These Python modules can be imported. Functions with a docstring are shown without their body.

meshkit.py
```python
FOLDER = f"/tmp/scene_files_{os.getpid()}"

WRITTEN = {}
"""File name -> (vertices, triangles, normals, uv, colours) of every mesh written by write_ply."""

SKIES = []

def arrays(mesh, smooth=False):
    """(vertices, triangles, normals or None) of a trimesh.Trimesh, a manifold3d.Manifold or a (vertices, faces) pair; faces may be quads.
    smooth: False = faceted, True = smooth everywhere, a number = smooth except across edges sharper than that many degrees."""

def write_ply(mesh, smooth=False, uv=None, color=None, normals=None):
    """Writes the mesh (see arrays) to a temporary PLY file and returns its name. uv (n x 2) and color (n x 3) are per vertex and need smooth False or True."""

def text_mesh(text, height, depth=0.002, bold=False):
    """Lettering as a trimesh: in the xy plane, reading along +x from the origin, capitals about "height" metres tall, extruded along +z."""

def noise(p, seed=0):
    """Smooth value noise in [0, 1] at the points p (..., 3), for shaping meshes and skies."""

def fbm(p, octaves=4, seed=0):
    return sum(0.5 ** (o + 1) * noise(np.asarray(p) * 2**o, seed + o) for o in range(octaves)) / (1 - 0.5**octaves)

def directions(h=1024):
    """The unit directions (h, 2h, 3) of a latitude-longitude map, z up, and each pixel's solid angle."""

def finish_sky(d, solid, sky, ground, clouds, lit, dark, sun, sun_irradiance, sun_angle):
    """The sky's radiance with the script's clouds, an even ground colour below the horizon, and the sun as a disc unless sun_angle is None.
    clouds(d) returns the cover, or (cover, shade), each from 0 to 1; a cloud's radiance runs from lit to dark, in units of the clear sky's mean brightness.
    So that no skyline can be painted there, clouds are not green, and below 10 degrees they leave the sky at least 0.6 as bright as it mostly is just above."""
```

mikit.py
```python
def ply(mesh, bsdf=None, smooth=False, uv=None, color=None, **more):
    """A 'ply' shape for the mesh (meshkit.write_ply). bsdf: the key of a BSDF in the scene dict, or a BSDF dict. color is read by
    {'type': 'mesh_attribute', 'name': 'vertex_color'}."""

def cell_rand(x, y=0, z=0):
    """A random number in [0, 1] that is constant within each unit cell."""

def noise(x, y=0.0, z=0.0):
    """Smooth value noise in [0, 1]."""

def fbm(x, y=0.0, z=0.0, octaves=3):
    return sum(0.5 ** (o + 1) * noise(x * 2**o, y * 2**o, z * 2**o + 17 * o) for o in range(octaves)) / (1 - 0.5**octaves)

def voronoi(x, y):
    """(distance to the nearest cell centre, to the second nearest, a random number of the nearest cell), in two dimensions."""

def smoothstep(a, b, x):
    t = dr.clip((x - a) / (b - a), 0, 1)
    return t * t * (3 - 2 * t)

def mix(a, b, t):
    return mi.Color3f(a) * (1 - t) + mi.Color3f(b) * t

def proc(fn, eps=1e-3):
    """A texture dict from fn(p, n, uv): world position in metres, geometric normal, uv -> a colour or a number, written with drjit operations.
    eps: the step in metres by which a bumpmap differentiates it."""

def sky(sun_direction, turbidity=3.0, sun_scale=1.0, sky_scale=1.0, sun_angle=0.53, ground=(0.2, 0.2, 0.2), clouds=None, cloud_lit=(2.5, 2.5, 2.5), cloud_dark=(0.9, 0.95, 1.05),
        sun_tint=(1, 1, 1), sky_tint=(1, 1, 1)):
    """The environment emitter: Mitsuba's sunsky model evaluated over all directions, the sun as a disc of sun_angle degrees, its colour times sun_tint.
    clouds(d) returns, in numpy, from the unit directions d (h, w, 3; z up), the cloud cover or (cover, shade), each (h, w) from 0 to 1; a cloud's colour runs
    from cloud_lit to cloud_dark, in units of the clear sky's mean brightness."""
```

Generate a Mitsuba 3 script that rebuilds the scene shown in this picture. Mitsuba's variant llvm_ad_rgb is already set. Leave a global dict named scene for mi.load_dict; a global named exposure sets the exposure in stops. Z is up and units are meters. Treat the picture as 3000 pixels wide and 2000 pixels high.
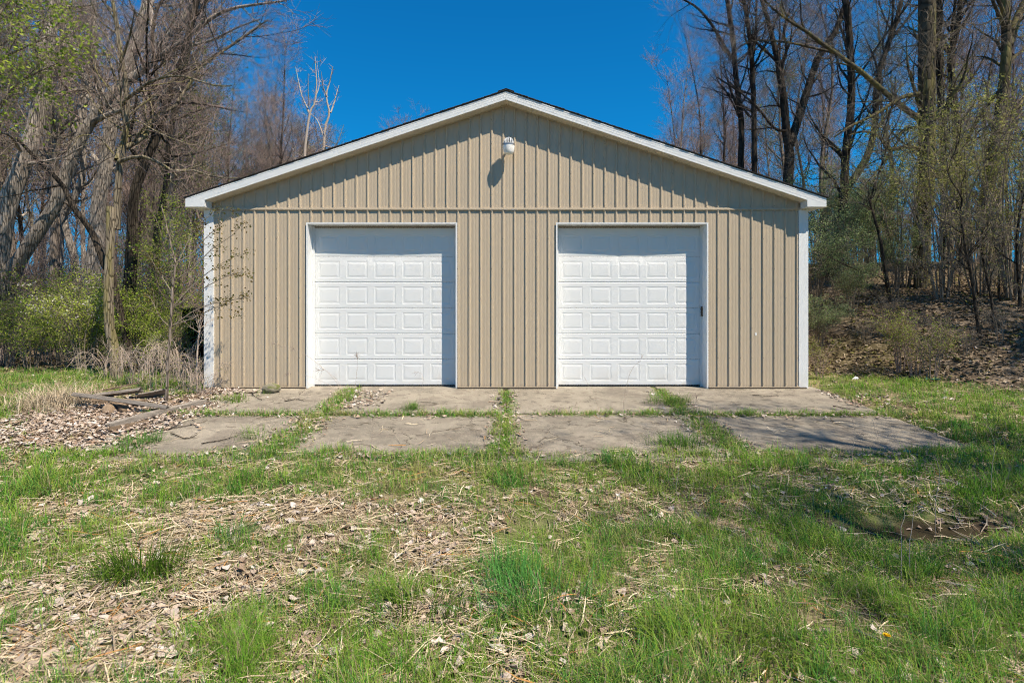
import math
import numpy as np, trimesh
import drjit as dr
import mitsuba as mi
import mikit, meshkit
from mikit import noise, fbm, voronoi, smoothstep, mix, cell_rand, proc

T = mi.ScalarTransform4f
scene, labels = {}, {}

# ------------------------------------------------------------------ camera, sky, exposure
FPX, HOR, EYE, CY = 1584.0, 890.0, 1.715, -11.0          # photo focal length and horizon in photo pixels
CX = 0.12
scene['camera'] = {'type': 'perspective', 'fov': 2 * math.degrees(math.atan(1500 / FPX)), 'fov_axis': 'x',
                   'near_clip': 0.1, 'far_clip': 2000.0,
                   'principal_point_offset_y': 0.055,
                   'to_world': T().look_at(origin=[CX, CY, EYE], target=[CX, 0, EYE], up=[0, 0, 1])}
SUN = np.array([0.56, -0.53, 1.0])
scene['sky'] = mikit.sky(SUN.tolist(), turbidity=1.8, sun_scale=1.6, sky_scale=0.80, sun_tint=(0.90, 0.955, 1.03),
                         sky_tint=(0.05, 1.03, 1.52))
exposure = 1.66


def at(px, py, y):
    """World point seen at photo pixel (px, py) on the upright plane at depth y."""
    d = y - CY
    return np.array([CX + (px - 1500) * d / FPX, y, EYE - (py - HOR) * d / FPX])


def numbered(name):
    if not any(k == name or k.startswith(name + '__') for k in scene) and name not in labels:
        return name
    i = 1
    while True:
        k = f'{name}_{i:03d}'
        if k not in labels and k not in scene and k not in taken:
            return k
        i += 1


taken = set()
counter = {}


def newkey(name):
    """name, name_001, name_002 ... in order of asking."""
    n = counter.get(name, -1) + 1
    counter[name] = n
    return name if n == 0 else f'{name}_{n:03d}'


def thing(name, label, cat, group=None, kind=None):
    key = newkey(name)
    labels[key] = {'label': label, 'category': cat}
    if group: labels[key]['group'] = group
    if kind: labels[key]['kind'] = kind
    return key


def part(parent, name, shape, label=None, kind=None):
    key = newkey(parent + '__' + name)
    scene[key] = shape
    if label or kind:
        labels[key] = {}
        if label: labels[key]['label'] = label
        if kind: labels[key]['kind'] = kind
    return key


def struct(name, shape, label):
    key = newkey(name)
    scene[key] = shape
    labels[key] = {'label': label, 'kind': 'structure'}
    return key


def ss(a, b, x):
    t = np.clip((np.asarray(x, float) - a) / (b - a), 0, 1)
    return t * t * (3 - 2 * t)


def nz(x, y, s, seed=0):
    x, y = np.broadcast_arrays(np.asarray(x, float), np.asarray(y, float))
    return meshkit.fbm(np.stack([x * s + 31.7, y * s + 12.3, x * 0 + 0.5], -1), 3, seed)


# ------------------------------------------------------------------ mesh helpers
class MB:
    def __init__(self): self.v, self.f, self.n = [], [], 0
    def add(self, v, f):
        v = np.asarray(v, float).reshape(-1, 3); f = np.asarray(f, int)
        if f.shape[1] == 4: f = np.vstack([f[:, [0, 1, 2]], f[:, [0, 2, 3]]])
        self.v.append(v); self.f.append(f + self.n); self.n += len(v)
        return self
    def quad(self, a, b, c, d): return self.add([a, b, c, d], [[0, 1, 2, 3]])
    def box(self, x0, x1, y0, y1, z0, z1, bev=0.0):
        m = trimesh.creation.box(bounds=[[x0, y0, z0], [x1, y1, z1]]) if not bev else bevbox(x0, x1, y0, y1, z0, z1, bev)
        return self.add(m.vertices, m.faces)
    def mesh(self): return trimesh.Trimesh(np.vstack(self.v), np.vstack(self.f), process=False)


def bevbox(x0, x1, y0, y1, z0, z1, b):
    pts = []
    for x, sx in ((x0, 1), (x1, -1)):
        for y, sy in ((y0, 1), (y1, -1)):
            for z, sz in ((z0, 1), (z1, -1)):
                pts += [[x, y + sy * b, z + sz * b], [x + sx * b, y, z + sz * b], [x + sx * b, y + sy * b, z]]
    return trimesh.convex.convex_hull(np.array(pts))


def tubes(P, R, sides):
    """A batch of tapering tubes: P (B,N,3), R (B,N)."""
    P, R = np.asarray(P, float), np.asarray(R, float)
    B, N = R.shape
    t = np.gradient(P, axis=1)
    t /= np.linalg.norm(t, axis=2, keepdims=True) + 1e-12
    m = P[:, -1] - P[:, 0]
    ref = np.where(np.abs(m[:, 2:]) < 0.85 * np.linalg.norm(m, axis=1, keepdims=True) + 1e-9, [[0, 0, 1.0]], [[0.1, 1.0, 0]])
    a = np.cross(t, ref[:, None, :]); a /= np.linalg.norm(a, axis=2, keepdims=True) + 1e-9
    b = np.cross(t, a)
    an = np.arange(sides) * 2 * np.pi / sides
    V = P[:, :, None] + R[:, :, None, None] * (np.cos(an)[None, None, :, None] * a[:, :, None] + np.sin(an)[None, None, :, None] * b[:, :, None])
    i, j = np.meshgrid(np.arange(N - 1), np.arange(sides), indexing='ij')
    q = np.stack([i * sides + j, i * sides + (j + 1) % sides, (i + 1) * sides + (j + 1) % sides, (i + 1) * sides + j], -1).reshape(-1, 4)
    F = (q[None] + (np.arange(B) * N * sides)[:, None, None]).reshape(-1, 4)
    return V.reshape(-1, 3), np.vstack([F[:, [0, 1, 2]], F[:, [0, 2, 3]]])


def join(*ms):
    v, f, n = [], [], 0
    for a, b in ms:
        v.append(a); f.append(b + n); n += len(a)
    return np.vstack(v), np.vstack(f)


def resample(pts, n):
    """Smooth polyline through pts with n points (Catmull-Rom)."""
    pts = np.asarray(pts, float)
    if len(pts) == 2: return pts[0] + (pts[1] - pts[0]) * np.linspace(0, 1, n)[:, None]
    p = np.vstack([2 * pts[0] - pts[1], pts, 2 * pts[-1] - pts[-2]])
    u = np.linspace(0, len(pts) - 1 - 1e-6, n); i = u.astype(int); t = (u - i)[:, None]
    p0, p1, p2, p3 = p[i], p[i + 1], p[i + 2], p[i + 3]
    return 0.5 * (2 * p1 + (p2 - p0) * t + (2 * p0 - 5 * p1 + 4 * p2 - p3) * t * t + (3 * p1 - p0 - 3 * p2 + p3) * t ** 3)


# ------------------------------------------------------------------ materials
def bsdf(key, color, rough=0.8, spec=0.3, metal=0.0, bump=None, scale=0.002, eps=2e-3, **more):
    d = {'type': 'principled', 'roughness': rough, 'specular': spec, 'metallic': metal, **more}
    d['base_color'] = proc(color) if callable(color) else {'type': 'rgb', 'value': list(color)}
    if bump is not None: d = {'type': 'bumpmap', 'arbitrary': proc(bump, eps), 'scale': scale, 'bsdf': d}
    scene[key] = {'type': 'twosided', 'bsdf': d}


def tan_fn(p, n, uv):
    s = fbm(p.x * 1.3, p.z * 0.35, 0.0)
    low = smoothstep(1.1, -0.1, p.z) * fbm(p.x * 3.0, p.z * 2.0, 4.0)
    run = noise(p.x * 14.0, p.z * 0.35, 7.0)
    c = mix((0.405, 0.335, 0.245), (0.435, 0.36, 0.265), s)
    c = c * (0.985 + 0.03 * run)
    dirt = smoothstep(0.12, 0.0, p.z) * 0.6 + 0.25 * low
    return mix(c, (0.23, 0.18, 0.11), dirt * 0.35)


def white_fn(p, n, uv):
    s = fbm(p.x * 2.1, p.z * 1.1, p.y)
    run = noise(p.x * 22.0, p.z * 0.8, 2.0)
    d = smoothstep(0.55, 0.0, p.z) * smoothstep(0.35, 0.75, fbm(p.x * 5.0, p.z * 5.0, 9.0))
    c = mix((0.63, 0.645, 0.65), (0.66, 0.672, 0.675), s) * (0.99 + 0.015 * run)
    return mix(c, (0.45, 0.40, 0.32), d * 0.25)


def concrete_fn(p, n, uv):
    a = fbm(p.x * 0.9, p.y * 1.3, 3.0)
    b = fbm(p.x * 6.0, p.y * 6.0, 1.0)
    g = cell_rand(p.x * 170.0, p.y * 170.0, 0.0)
    c = mix((0.185, 0.16, 0.135), (0.285, 0.245, 0.205), smoothstep(0.25, 0.75, a * 0.6 + b * 0.4))
    k = fbm(p.x * 21.0, p.y * 17.0, 2.0)
    c = c * (0.77 + 0.18 * g + 0.20 * k) * mi.Color3f(1.0, 1.03, 0.98)
    c = mix(c, (0.27, 0.23, 0.19), smoothstep(0.62, 0.70, fbm(p.x * 26.0, p.y * 20.0, 11.0)) * 0.55)
    st = smoothstep(0.52, 0.72, fbm(p.x * 2.2 + 9.0, p.y * 3.0, 5.0))
    c = mix(c, (0.10, 0.085, 0.065), smoothstep(0.66, 0.72, fbm(p.x * 8.0 + 3.0, p.y * 12.0, 4.0)) * 0.6)
    f1, f2, w = voronoi(p.x * 0.7 + 0.3 * b, p.y * 0.7 + 0.3 * a)
    crack = smoothstep(0.022, 0.006, f2 - f1) * smoothstep(0.40, 0.55, fbm(p.x * 0.8, p.y * 0.8, 14.0))
    c = mix(c, (0.06, 0.05, 0.035), crack * 0.8)
    return mix(c, (0.13, 0.11, 0.09), st * 0.45)


def wood_fn(p, n, uv):
    w = fbm(p.x * 6.0, p.y * 6.0, p.z * 40.0)
    g = noise(p.x * 9.0 + p.y * 14.0, p.y * 40.0 - p.x * 30.0, p.z * 180.0)
    c = mix((0.13, 0.105, 0.085), (0.36, 0.325, 0.285), w)
    return c * (0.62 + 0.6 * g)


def bark_fn(c0, c1, moss=0.0, sc=1.0):
    def fn(p, n, uv):
        f1, f2, w = voronoi((p.x + p.y) * 16.0 * sc, p.z * 3.2 * sc + 0.6 * noise(p.x * 9.0, p.y * 9.0, p.z * 2.0))
        crack = smoothstep(0.02, 0.22, f2 - f1)
        s = fbm(p.x * 4.0, p.y * 4.0, p.z * 1.5)
        c = mix(c0, c1, s) * (0.38 + 0.62 * crack) * (0.75 + 0.5 * w)
        if moss:
            m = smoothstep(0.46, 0.66, fbm(p.x * 7.0 + 3.0, p.y * 7.0, p.z * 1.1)) * moss
            c = mix(c, (0.22, 0.195, 0.07), m)
        return c
    return fn


def bark_bump(p, n, uv):
    f1, f2, w = voronoi((p.x + p.y) * 16.0, p.z * 3.2 + 0.6 * noise(p.x * 9.0, p.y * 9.0, p.z * 2.0))
    return smoothstep(0.0, 0.25, f2 - f1)


bsdf('tan_metal', tan_fn, 0.42, 0.45)
bsdf('white_paint', white_fn, 0.45, 0.45)
bsdf('white_metal', (0.64, 0.655, 0.66), 0.4, 0.5)
bsdf('soffit_vinyl', (0.60, 0.55, 0.47), 0.55, 0.4)
bsdf('shingle_asphalt', lambda p, n, uv: mix((0.018, 0.018, 0.02), (0.07, 0.066, 0.064), cell_rand(p.x * 60, p.y * 60, p.z * 60)), 0.95, 0.1)
bsdf('concrete', concrete_fn, 0.92, 0.2, bump=lambda p, n, uv: fbm(p.x * 40.0, p.y * 40.0, 0.0), scale=0.008)
bsdf('old_wood', wood_fn, 0.9, 0.15)
bsdf('dark_rubber', (0.03, 0.03, 0.03), 0.8, 0.2)
bsdf('dark_skirt', (0.10, 0.08, 0.06), 0.9, 0.1)
bsdf('grey_metal', (0.33, 0.34, 0.36), 0.35, 0.5, 0.6)
bsdf('globe_acrylic', (0.80, 0.79, 0.76), 0.22, 0.5)
bsdf('bark_pale', bark_fn((0.25, 0.215, 0.185), (0.40, 0.35, 0.30)), 0.95, 0.1, bump=bark_bump, scale=0.02)
bsdf('bark_brown', bark_fn((0.155, 0.125, 0.10), (0.29, 0.24, 0.20)), 0.95, 0.1, bump=bark_bump, scale=0.02)
bsdf('bark_dark', bark_fn((0.035, 0.028, 0.022), (0.085, 0.07, 0.055)), 0.95, 0.1, bump=bark_bump, scale=0.02)
bsdf('bark_moss', bark_fn((0.15, 0.125, 0.09), (0.29, 0.245, 0.18), 0.55), 0.95, 0.1, bump=bark_bump, scale=0.02)
bsdf('bark_moss_dark', bark_fn((0.06, 0.05, 0.036), (0.145, 0.12, 0.085), 0.6), 0.95, 0.1, bump=bark_bump, scale=0.02)
bsdf('dead_wood', (0.40, 0.34, 0.29), 0.9, 0.1)
bsdf('twig_brown', (0.25, 0.19, 0.165), 0.9, 0.1)
bsdf('twig_grey', (0.22, 0.185, 0.145), 0.9, 0.1)
bsdf('twig_pale', (0.42, 0.34, 0.28), 0.9, 0.1)
bsdf('mossy_stone', lambda p, n, uv: mix(mix((0.16, 0.145, 0.11), (0.30, 0.27, 0.20), fbm(p.x * 14, p.y * 14, p.z * 14)), (0.13, 0.14, 0.05), smoothstep(0.5, 0.7, fbm(p.x * 9 + 5, p.y * 9, p.z * 9))), 0.95, 0.1,
     bump=lambda p, n, uv: fbm(p.x * 45, p.y * 45, p.z * 45), scale=0.01)
bsdf('vertex_matte', (0, 0, 0), 0.85, 0.15)
scene['vertex_matte']['bsdf']['base_color'] = {'type': 'mesh_attribute', 'name': 'vertex_color'}
scene['vertex_blade'] = {'type': 'principledthin', 'base_color': {'type': 'mesh_attribute', 'name': 'vertex_color'}, 'roughness': 0.55, 'diff_trans': 0.8, 'eta': 1.4}
scene['vertex_leaf'] = {'type': 'twosided', 'bsdf': {'type': 'diffuse', 'reflectance': {'type': 'mesh_attribute', 'name': 'vertex_color'}}}

# ------------------------------------------------------------------ terrain
SLX = [-5.95, -3.05, 0.0, 3.05, 6.35]                    # slab column edges
ROW = -2.0
FRONT = -4.15


def slab_z(y): return 0.057 * np.clip(y, -6, 0.6)


def ground_z(x, y):
    x, y = np.broadcast_arrays(np.asarray(x, float), np.asarray(y, float))
    z = np.interp(y, [-16, -10, -8.5, -7.2, -6.0, -4.8, -4.15, 0.0, 3.0, 20, 60, 300], [-.12, -.13, -.19, -.27, -.30, -.27, -.235, -.01, 0.0, -.15, -.6, -1.0])
    z = z + 0.045 * (nz(x, y, 1.1, 3) - 0.5) * 2 + 0.03 * (nz(x, y, 3.3, 5) - 0.5) * 2
    z = z + 0.10 * ss(6.35, 7.4, x) * ss(-5.2, -3.4, y)
    z = z + 0.06 * ss(-6.2, -7.5, x) * ss(-5, -3, y)
    z = z - 0.13 * np.exp(-(((x - 4.0) / 1.4) ** 2 + ((y + 6.0) / 0.5) ** 2))
    # wooded bank on the right
    yb = 2.2 - 0.85 * np.clip(x - 6.4, 0, 8)
    t = np.clip(y - yb, 0, 200)
    h = np.interp(t, [0, 1.0, 5, 12, 25, 60, 200], [0, .28, 1.75, 3.0, 4.0, 5.0, 6.0])
    bank = ss(6.25, 9.0, x) * ss(-5.5, -2.5, y)
    z = z + bank * h + bank * ss(0.5, 2, t) * 0.35 * (nz(x, y, 0.55, 9) - 0.5)
    # under and beside the slabs
    inx = ss(SLX[0] - 0.25, SLX[0] + 0.02, x) * ss(SLX[4] + 0.25, SLX[4] - 0.02, x)
    iny = ss(FRONT - 0.25, FRONT + 0.02, y) * ss(12.4, 12.1, y)
    m = inx * iny
    return z * (1 - m) + m * (slab_z(y) - 0.035 + 0.02 * (nz(x, y, 4.0, 8) - 0.5))


def axis(lo, hi, step, far, grow=1.16):
    a = list(np.arange(lo, hi + step / 2, step)); s, l, r = step, lo, hi
    left, right = [], []
    while r < far:
        s *= grow; r += s; l -= s; right.append(r); left.append(l)
    return np.array(left[::-1] + a + right)


gx, gy = axis(-11, 12.5, 0.09, 420), axis(-11.5, 9, 0.09, 420)
GX, GY = np.meshgrid(gx, gy)
GZ = ground_z(GX, GY)
ii, jj = np.meshgrid(np.arange(len(gy) - 1), np.arange(len(gx) - 1), indexing='ij')
k0 = (ii * len(gx) + jj).ravel()
gf = np.stack([k0, k0 + 1, k0 + 1 + len(gx), k0 + len(gx)], -1)


def ground_fn(p, n, uv):
    yb = 2.2 - 0.85 * dr.clip(p.x - 6.4, 0.0, 8.0)
    edge = dr.select(p.x > 0, yb, 2.6) + 1.2 * (fbm(p.x * 1.1, p.y * 1.1, 2.0) - 0.5)
    woods = smoothstep(-0.25, 0.35, p.y - edge)
    f1, f2, w = voronoi(p.x * 15.0, p.y * 15.0)
    lit = mix((0.10, 0.075, 0.05), (0.30, 0.235, 0.165), w * w) * (0.35 + 0.65 * smoothstep(0.0, 0.18, f2 - f1))
    mossy = smoothstep(0.55, 0.72, fbm(p.x * 0.8, p.y * 0.8, 6.0))
    lit = mix(lit, (0.11, 0.10, 0.035), mossy * 0.35)
    a = fbm(p.x * 2.4, p.y * 2.4, 1.0)
    st = noise(p.x * 35.0 + 8.0 * a, p.y * 90.0, 0.0)
    soil = mix((0.10, 0.075, 0.05), (0.33, 0.265, 0.165), smoothstep(0.3, 0.75, a * 0.5 + st * 0.5))
    green = mix(soil, (0.09, 0.13, 0.03), smoothstep(0.4, 0.65, fbm(p.x * 1.7, p.y * 1.7, 8.0)) * 0.65)
    mud = smoothstep(0.9, 0.4, dr.sqrt(dr.square((p.x - 4.0) / 1.1) + dr.square((p.y + 6.0) / 0.36)) + 0.5 * (fbm(p.x * 4.0, p.y * 4.0, 3.0) - 0.5))
    mud2 = smoothstep(0.9, 0.4, dr.sqrt(dr.square((p.x - 1.75) / 0.42) + dr.square((p.y + 7.25) / 0.26)) + 0.5 * (fbm(p.x * 5.0, p.y * 5.0, 3.0) - 0.5))
    green = mix(green, (0.035, 0.024, 0.016), dr.maximum(mud, mud2) * 0.9)
    return mix(green, lit, woods)


bsdf('ground_soil', ground_fn, 0.95, 0.1)
struct('ground', mikit.ply((np.stack([GX, GY, GZ], -1).reshape(-1, 3), gf), 'ground_soil', smooth=True), 'lawn and wooded bank around the garage')

# ------------------------------------------------------------------ concrete apron: eight slabs
apron = newkey('concrete_apron')
labels[apron] = {'label': 'cracked concrete apron of eight slabs before the garage doors', 'kind': 'structure'}
r = np.random.default_rng(11)
for (y0, y1) in ((FRONT, ROW - 0.06), (ROW + 0.05, 0.28)):
    for c in range(4):
        x0, x1 = SLX[c] + 0.05 * (c > 0), SLX[c + 1] - 0.05 * (c < 3)
        ya = y0 + (r.uniform(-0.12, 0.12) if y0 == FRONT else 0)
        nx, ny = 40, 26
        ex = 0.5 - 0.5 * np.cos(np.pi * np.linspace(0, 1, nx)); ey = 0.5 - 0.5 * np.cos(np.pi * np.linspace(0, 1, ny))
        X, Y = np.meshgrid(x0 + (x1 - x0) * ex, ya + (y1 - ya) * ey)
        bx = np.minimum(ex, 1 - ex)[None, :] * (x1 - x0); by = np.minimum(ey, 1 - ey)[:, None] * (y1 - ya)
        d = np.minimum(bx + 0 * by, by + 0 * bx)
        wob = (nz(X, Y, 7.0, c) - 0.5)
        X = X + np.where(bx + 0 * by < 0.03, wob * 0.07, 0); Y = Y + np.where(by + 0 * bx < 0.03, wob * 0.07, 0)
        dz = r.uniform(-0.008, 0.008)
        Z = slab_z(np.minimum(Y, 0)) + dz + 0.008 * (nz(X, Y, 1.5, 2 + c) - 0.5) - 0.012 * np.exp(-d / 0.012)
        v = np.stack([X, Y, Z], -1).reshape(-1, 3)
        ii, jj = np.meshgrid(np.arange(ny - 1), np.arange(nx - 1), indexing='ij'); k = (ii * nx + jj).ravel()
        f = np.stack([k, k + 1, k + 1 + nx, k + nx], -1)
        ring = np.concatenate([np.arange(nx), np.arange(1, ny) * nx + nx - 1, (ny - 1) * nx + np.arange(nx - 2, -1, -1), np.arange(ny - 2, 0, -1) * nx])
        low = v[ring] - [0, 0, 0.12]; nb = len(v); m = len(ring); q = np.arange(m)
        f = np.vstack([f, np.stack([ring[q], nb + q, nb + (q + 1) % m, ring[(q + 1) % m]], -1)])
        part(apron, 'slab', mikit.ply((np.vstack([v, low]), f), 'concrete', smooth=30))

# ------------------------------------------------------------------ garage
garage = thing('garage', 'tan ribbed metal garage with white gable trim and two white overhead doors', 'garage')
HW, DEPTH = 6.096, 12.2
RIB0, PER = -5.80, 0.2297
ZB, ZBAND = 0.02, 3.62
APEX = 5.757                                              # gable soffit line at the ridge
BANDT = 3.668
OPEN = [(-4.04, -1.01), (1.03, 4.085)]
OPTOP = 3.335


def prof(x):
    """How far the ribbed sheet stands out at x."""
    u = (np.asarray(x, float) - RIB0) / PER
    d = np.abs(u - np.round(u)) * PER
    h = 0.027 * np.clip((0.027 - d) / 0.015, 0, 1)
    fr = u - np.floor(u)
    for c in (0.37, 0.63):
        h = np.maximum(h, 0.0022 * np.clip((0.024 - np.abs(fr - c) * PER) / 0.012, 0, 1))
    return h


def prof_xs(x0, x1):
    xs = [x0, x1]
    for k in range(-3, 56):
        c = RIB0 + k * PER
        xs += [c - .027, c - .012, c + .012, c + .027]
        for u in (0.37, 0.63): xs += [c + u * PER + o for o in (-.024, -.012, .012, .024)]
    x0, x1 = round(x0, 5), round(x1, 5); xs = np.unique(np.round(xs, 5)); return xs[(xs >= x0) & (xs <= x1)]


def sheet(x0, x1, z0, ztop, yoff=0.0):
    xs = prof_xs(x0, x1); y = -prof(xs) + yoff
    zt = ztop(xs) if callable(ztop) else np.full(len(xs), ztop)
    if callable(ztop) and x0 < 0 < x1 and 0.0 not in xs:
        xs = np.sort(np.append(xs, 0.0)); y = -prof(xs) + yoff; zt = ztop(xs)
    n = len(xs)
    v = np.vstack([np.stack([xs, y, np.full(n, z0)], 1), np.stack([xs, y, zt], 1), np.stack([xs, y + 0.004, zt], 1)])
    i = np.arange(n - 1)
    f = np.vstack([np.stack([i, i + 1, n + i + 1, n + i], 1), np.stack([n + i, n + i + 1, 2 * n + i + 1, 2 * n + i], 1)])
    return v, f


cuts = [-HW + 0.02] + [RIB0 + (k + 0.13) * PER for k in range(3, 53, 4)] + [HW - 0.02]
cuts = [c for c in cuts if c <= HW - 0.02]
for a, b in zip(cuts[:-1], cuts[1:]):
    part(garage + '__gable', 'panel', mikit.ply(sheet(a, b, BANDT, lambda x: APEX - np.abs(x) / 3 - 0.006), 'tan_metal'))
    # lower sheets, cut away round the two openings
    segs = [(a, b, ZB)]
    for (o0, o1) in OPEN:
        nxt = []
        for (s0, s1, zz) in segs:
            if s1 <= o0 or s0 >= o1 or zz > 1: nxt.append((s0, s1, zz)); continue
            if s0 < o0: nxt.append((s0, o0, ZB))
            nxt.append((max(s0, o0), min(s1, o1), OPTOP + 0.025))
            if s1 > o1: nxt.append((o1, s1, ZB))
        segs = nxt
    for (s0, s1, zz) in segs:
        if s1 - s0 > 0.004: part(garage + '__front_wall', 'panel', mikit.ply(sheet(s0, s1, zz, ZBAND), 'tan_metal'))
for sx in (-1, 1):
    xs = prof_xs(-HW, HW); y = xs + HW
    off = prof(xs); n = len(xs)
    v = np.vstack([np.stack([sx * (HW + off), y, np.full(n, ZB)], 1), np.stack([sx * (HW + off), y, np.full(n, 3.72)], 1)])
    i = np.arange(n - 1)
    part(garage, 'side_wall', mikit.ply((v, np.stack([i, i + 1, n + i + 1, n + i], 1)), 'tan_metal'))
mb = MB().quad([-HW, DEPTH, 0], [HW, DEPTH, 0], [HW, DEPTH, 3.72], [-HW, DEPTH, 3.72])
mb.add([[-HW, DEPTH, 3.72], [HW, DEPTH, 3.72], [0, DEPTH, APEX]], [[0, 1, 2]])
part(garage, 'rear_wall', mikit.ply(mb.mesh(), 'tan_metal'))
# drip flashing between wall and gable
mb = MB()
for x0, x1, dy in ((-HW, 0.14, 0), (0.142, 2.9, 0.002), (2.902, HW, 0)):
    mb.add([[x0, .002, BANDT + .004], [x0, -.036 - dy, BANDT - .004], [x0, -.040 - dy, ZBAND + .004], [x0, -.032, ZBAND - .004],
            [x1, .002, BANDT + .004], [x1, -.036 - dy, BANDT - .004], [x1, -.040 - dy, ZBAND + .004], [x1, -.032, ZBAND - .004]],
           [[0, 1, 5, 4], [1, 2, 6, 5], [2, 3, 7, 6]])
part(garage, 'drip_flashing', mikit.ply(mb.mesh(), 'tan_metal'))
for sx in (-1, 1):                                        # white corner trims
    mb = MB()
    xa, xb = sorted((sx * (HW - 0.155), sx * (HW + 0.032)))
    mb.box(xa, xb, -0.0355, -0.0285, 0.0, 3.66)
    xa, xb = sorted((sx * (HW + 0.024), sx * (HW + 0.032)))
    mb.box(xa, xb, -0.0255, 0.14, 0.0, 3.66)
    xa, xb = sorted((sx * (HW - 0.158), sx * (HW - 0.153)))
    mb.box(xa, xb, -0.0365, -0.002, 0.0, 3.66)
    part(garage, 'corner_trim', mikit.ply(mb.mesh(), 'white_paint'))
for (x0, x1) in ((-HW, -4.06), (-0.99, 1.01), (4.105, HW)):  # rotten base boards
    part(garage, 'base_board', mikit.ply(bevbox(x0, x1 - 0.002, -0.055, 0.02, -0.03, 0.028, 0.006), 'dark_skirt'))
    mb = MB().box(x0 + .15 * (x0 < -5), x1 - .15 * (x1 > 5), -0.062, -0.030, 0.0275, 0.042)
    part(garage, 'rat_guard', mikit.ply(mb.mesh(), 'tan_metal'))
# screws of the sheets
mb = MB(); scr = trimesh.creation.icosphere(0, 0.006)
for k in range(0, 52):
    x = RIB0 + k * PER
    for z in (0.09, 0.62, 1.22, 1.83, 2.43, 3.04, 3.58, 3.70, 4.36, 4.97, 5.45):
        if any(o0 - .03 < x < o1 + .03 for o0, o1 in OPEN) and z < 3.4: continue
        if z > APEX - abs(x) / 3 - 0.05: continue
        mb.add(scr.vertices * [1, .8, 1] + [x - 0.004, -0.0295, z], scr.faces)
part(garage, 'screw', mikit.ply(mb.mesh(), 'dark_skirt'), kind='stuff')
mb = MB(); s2 = trimesh.creation.cylinder(0.022, 0.003, sections=9); s2.apply_transform(trimesh.transformations.rotation_matrix(math.pi / 2, [1, 0, 0]))
mb.add(s2.vertices * [1, 1, 1.6] + [at(2214, 978, 0)[0], -0.006, at(2214, 978, 0)[2]], s2.faces)
part(garage, 'pale_patch', mikit.ply(mb.mesh(), 'white_metal'), 'small pale paint spot on the wall near the right corner')

# roof
OH, EX = 0.30, 6.345                                      # gable overhang, half width at the eaves
sl = 1 / 3.0


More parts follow.
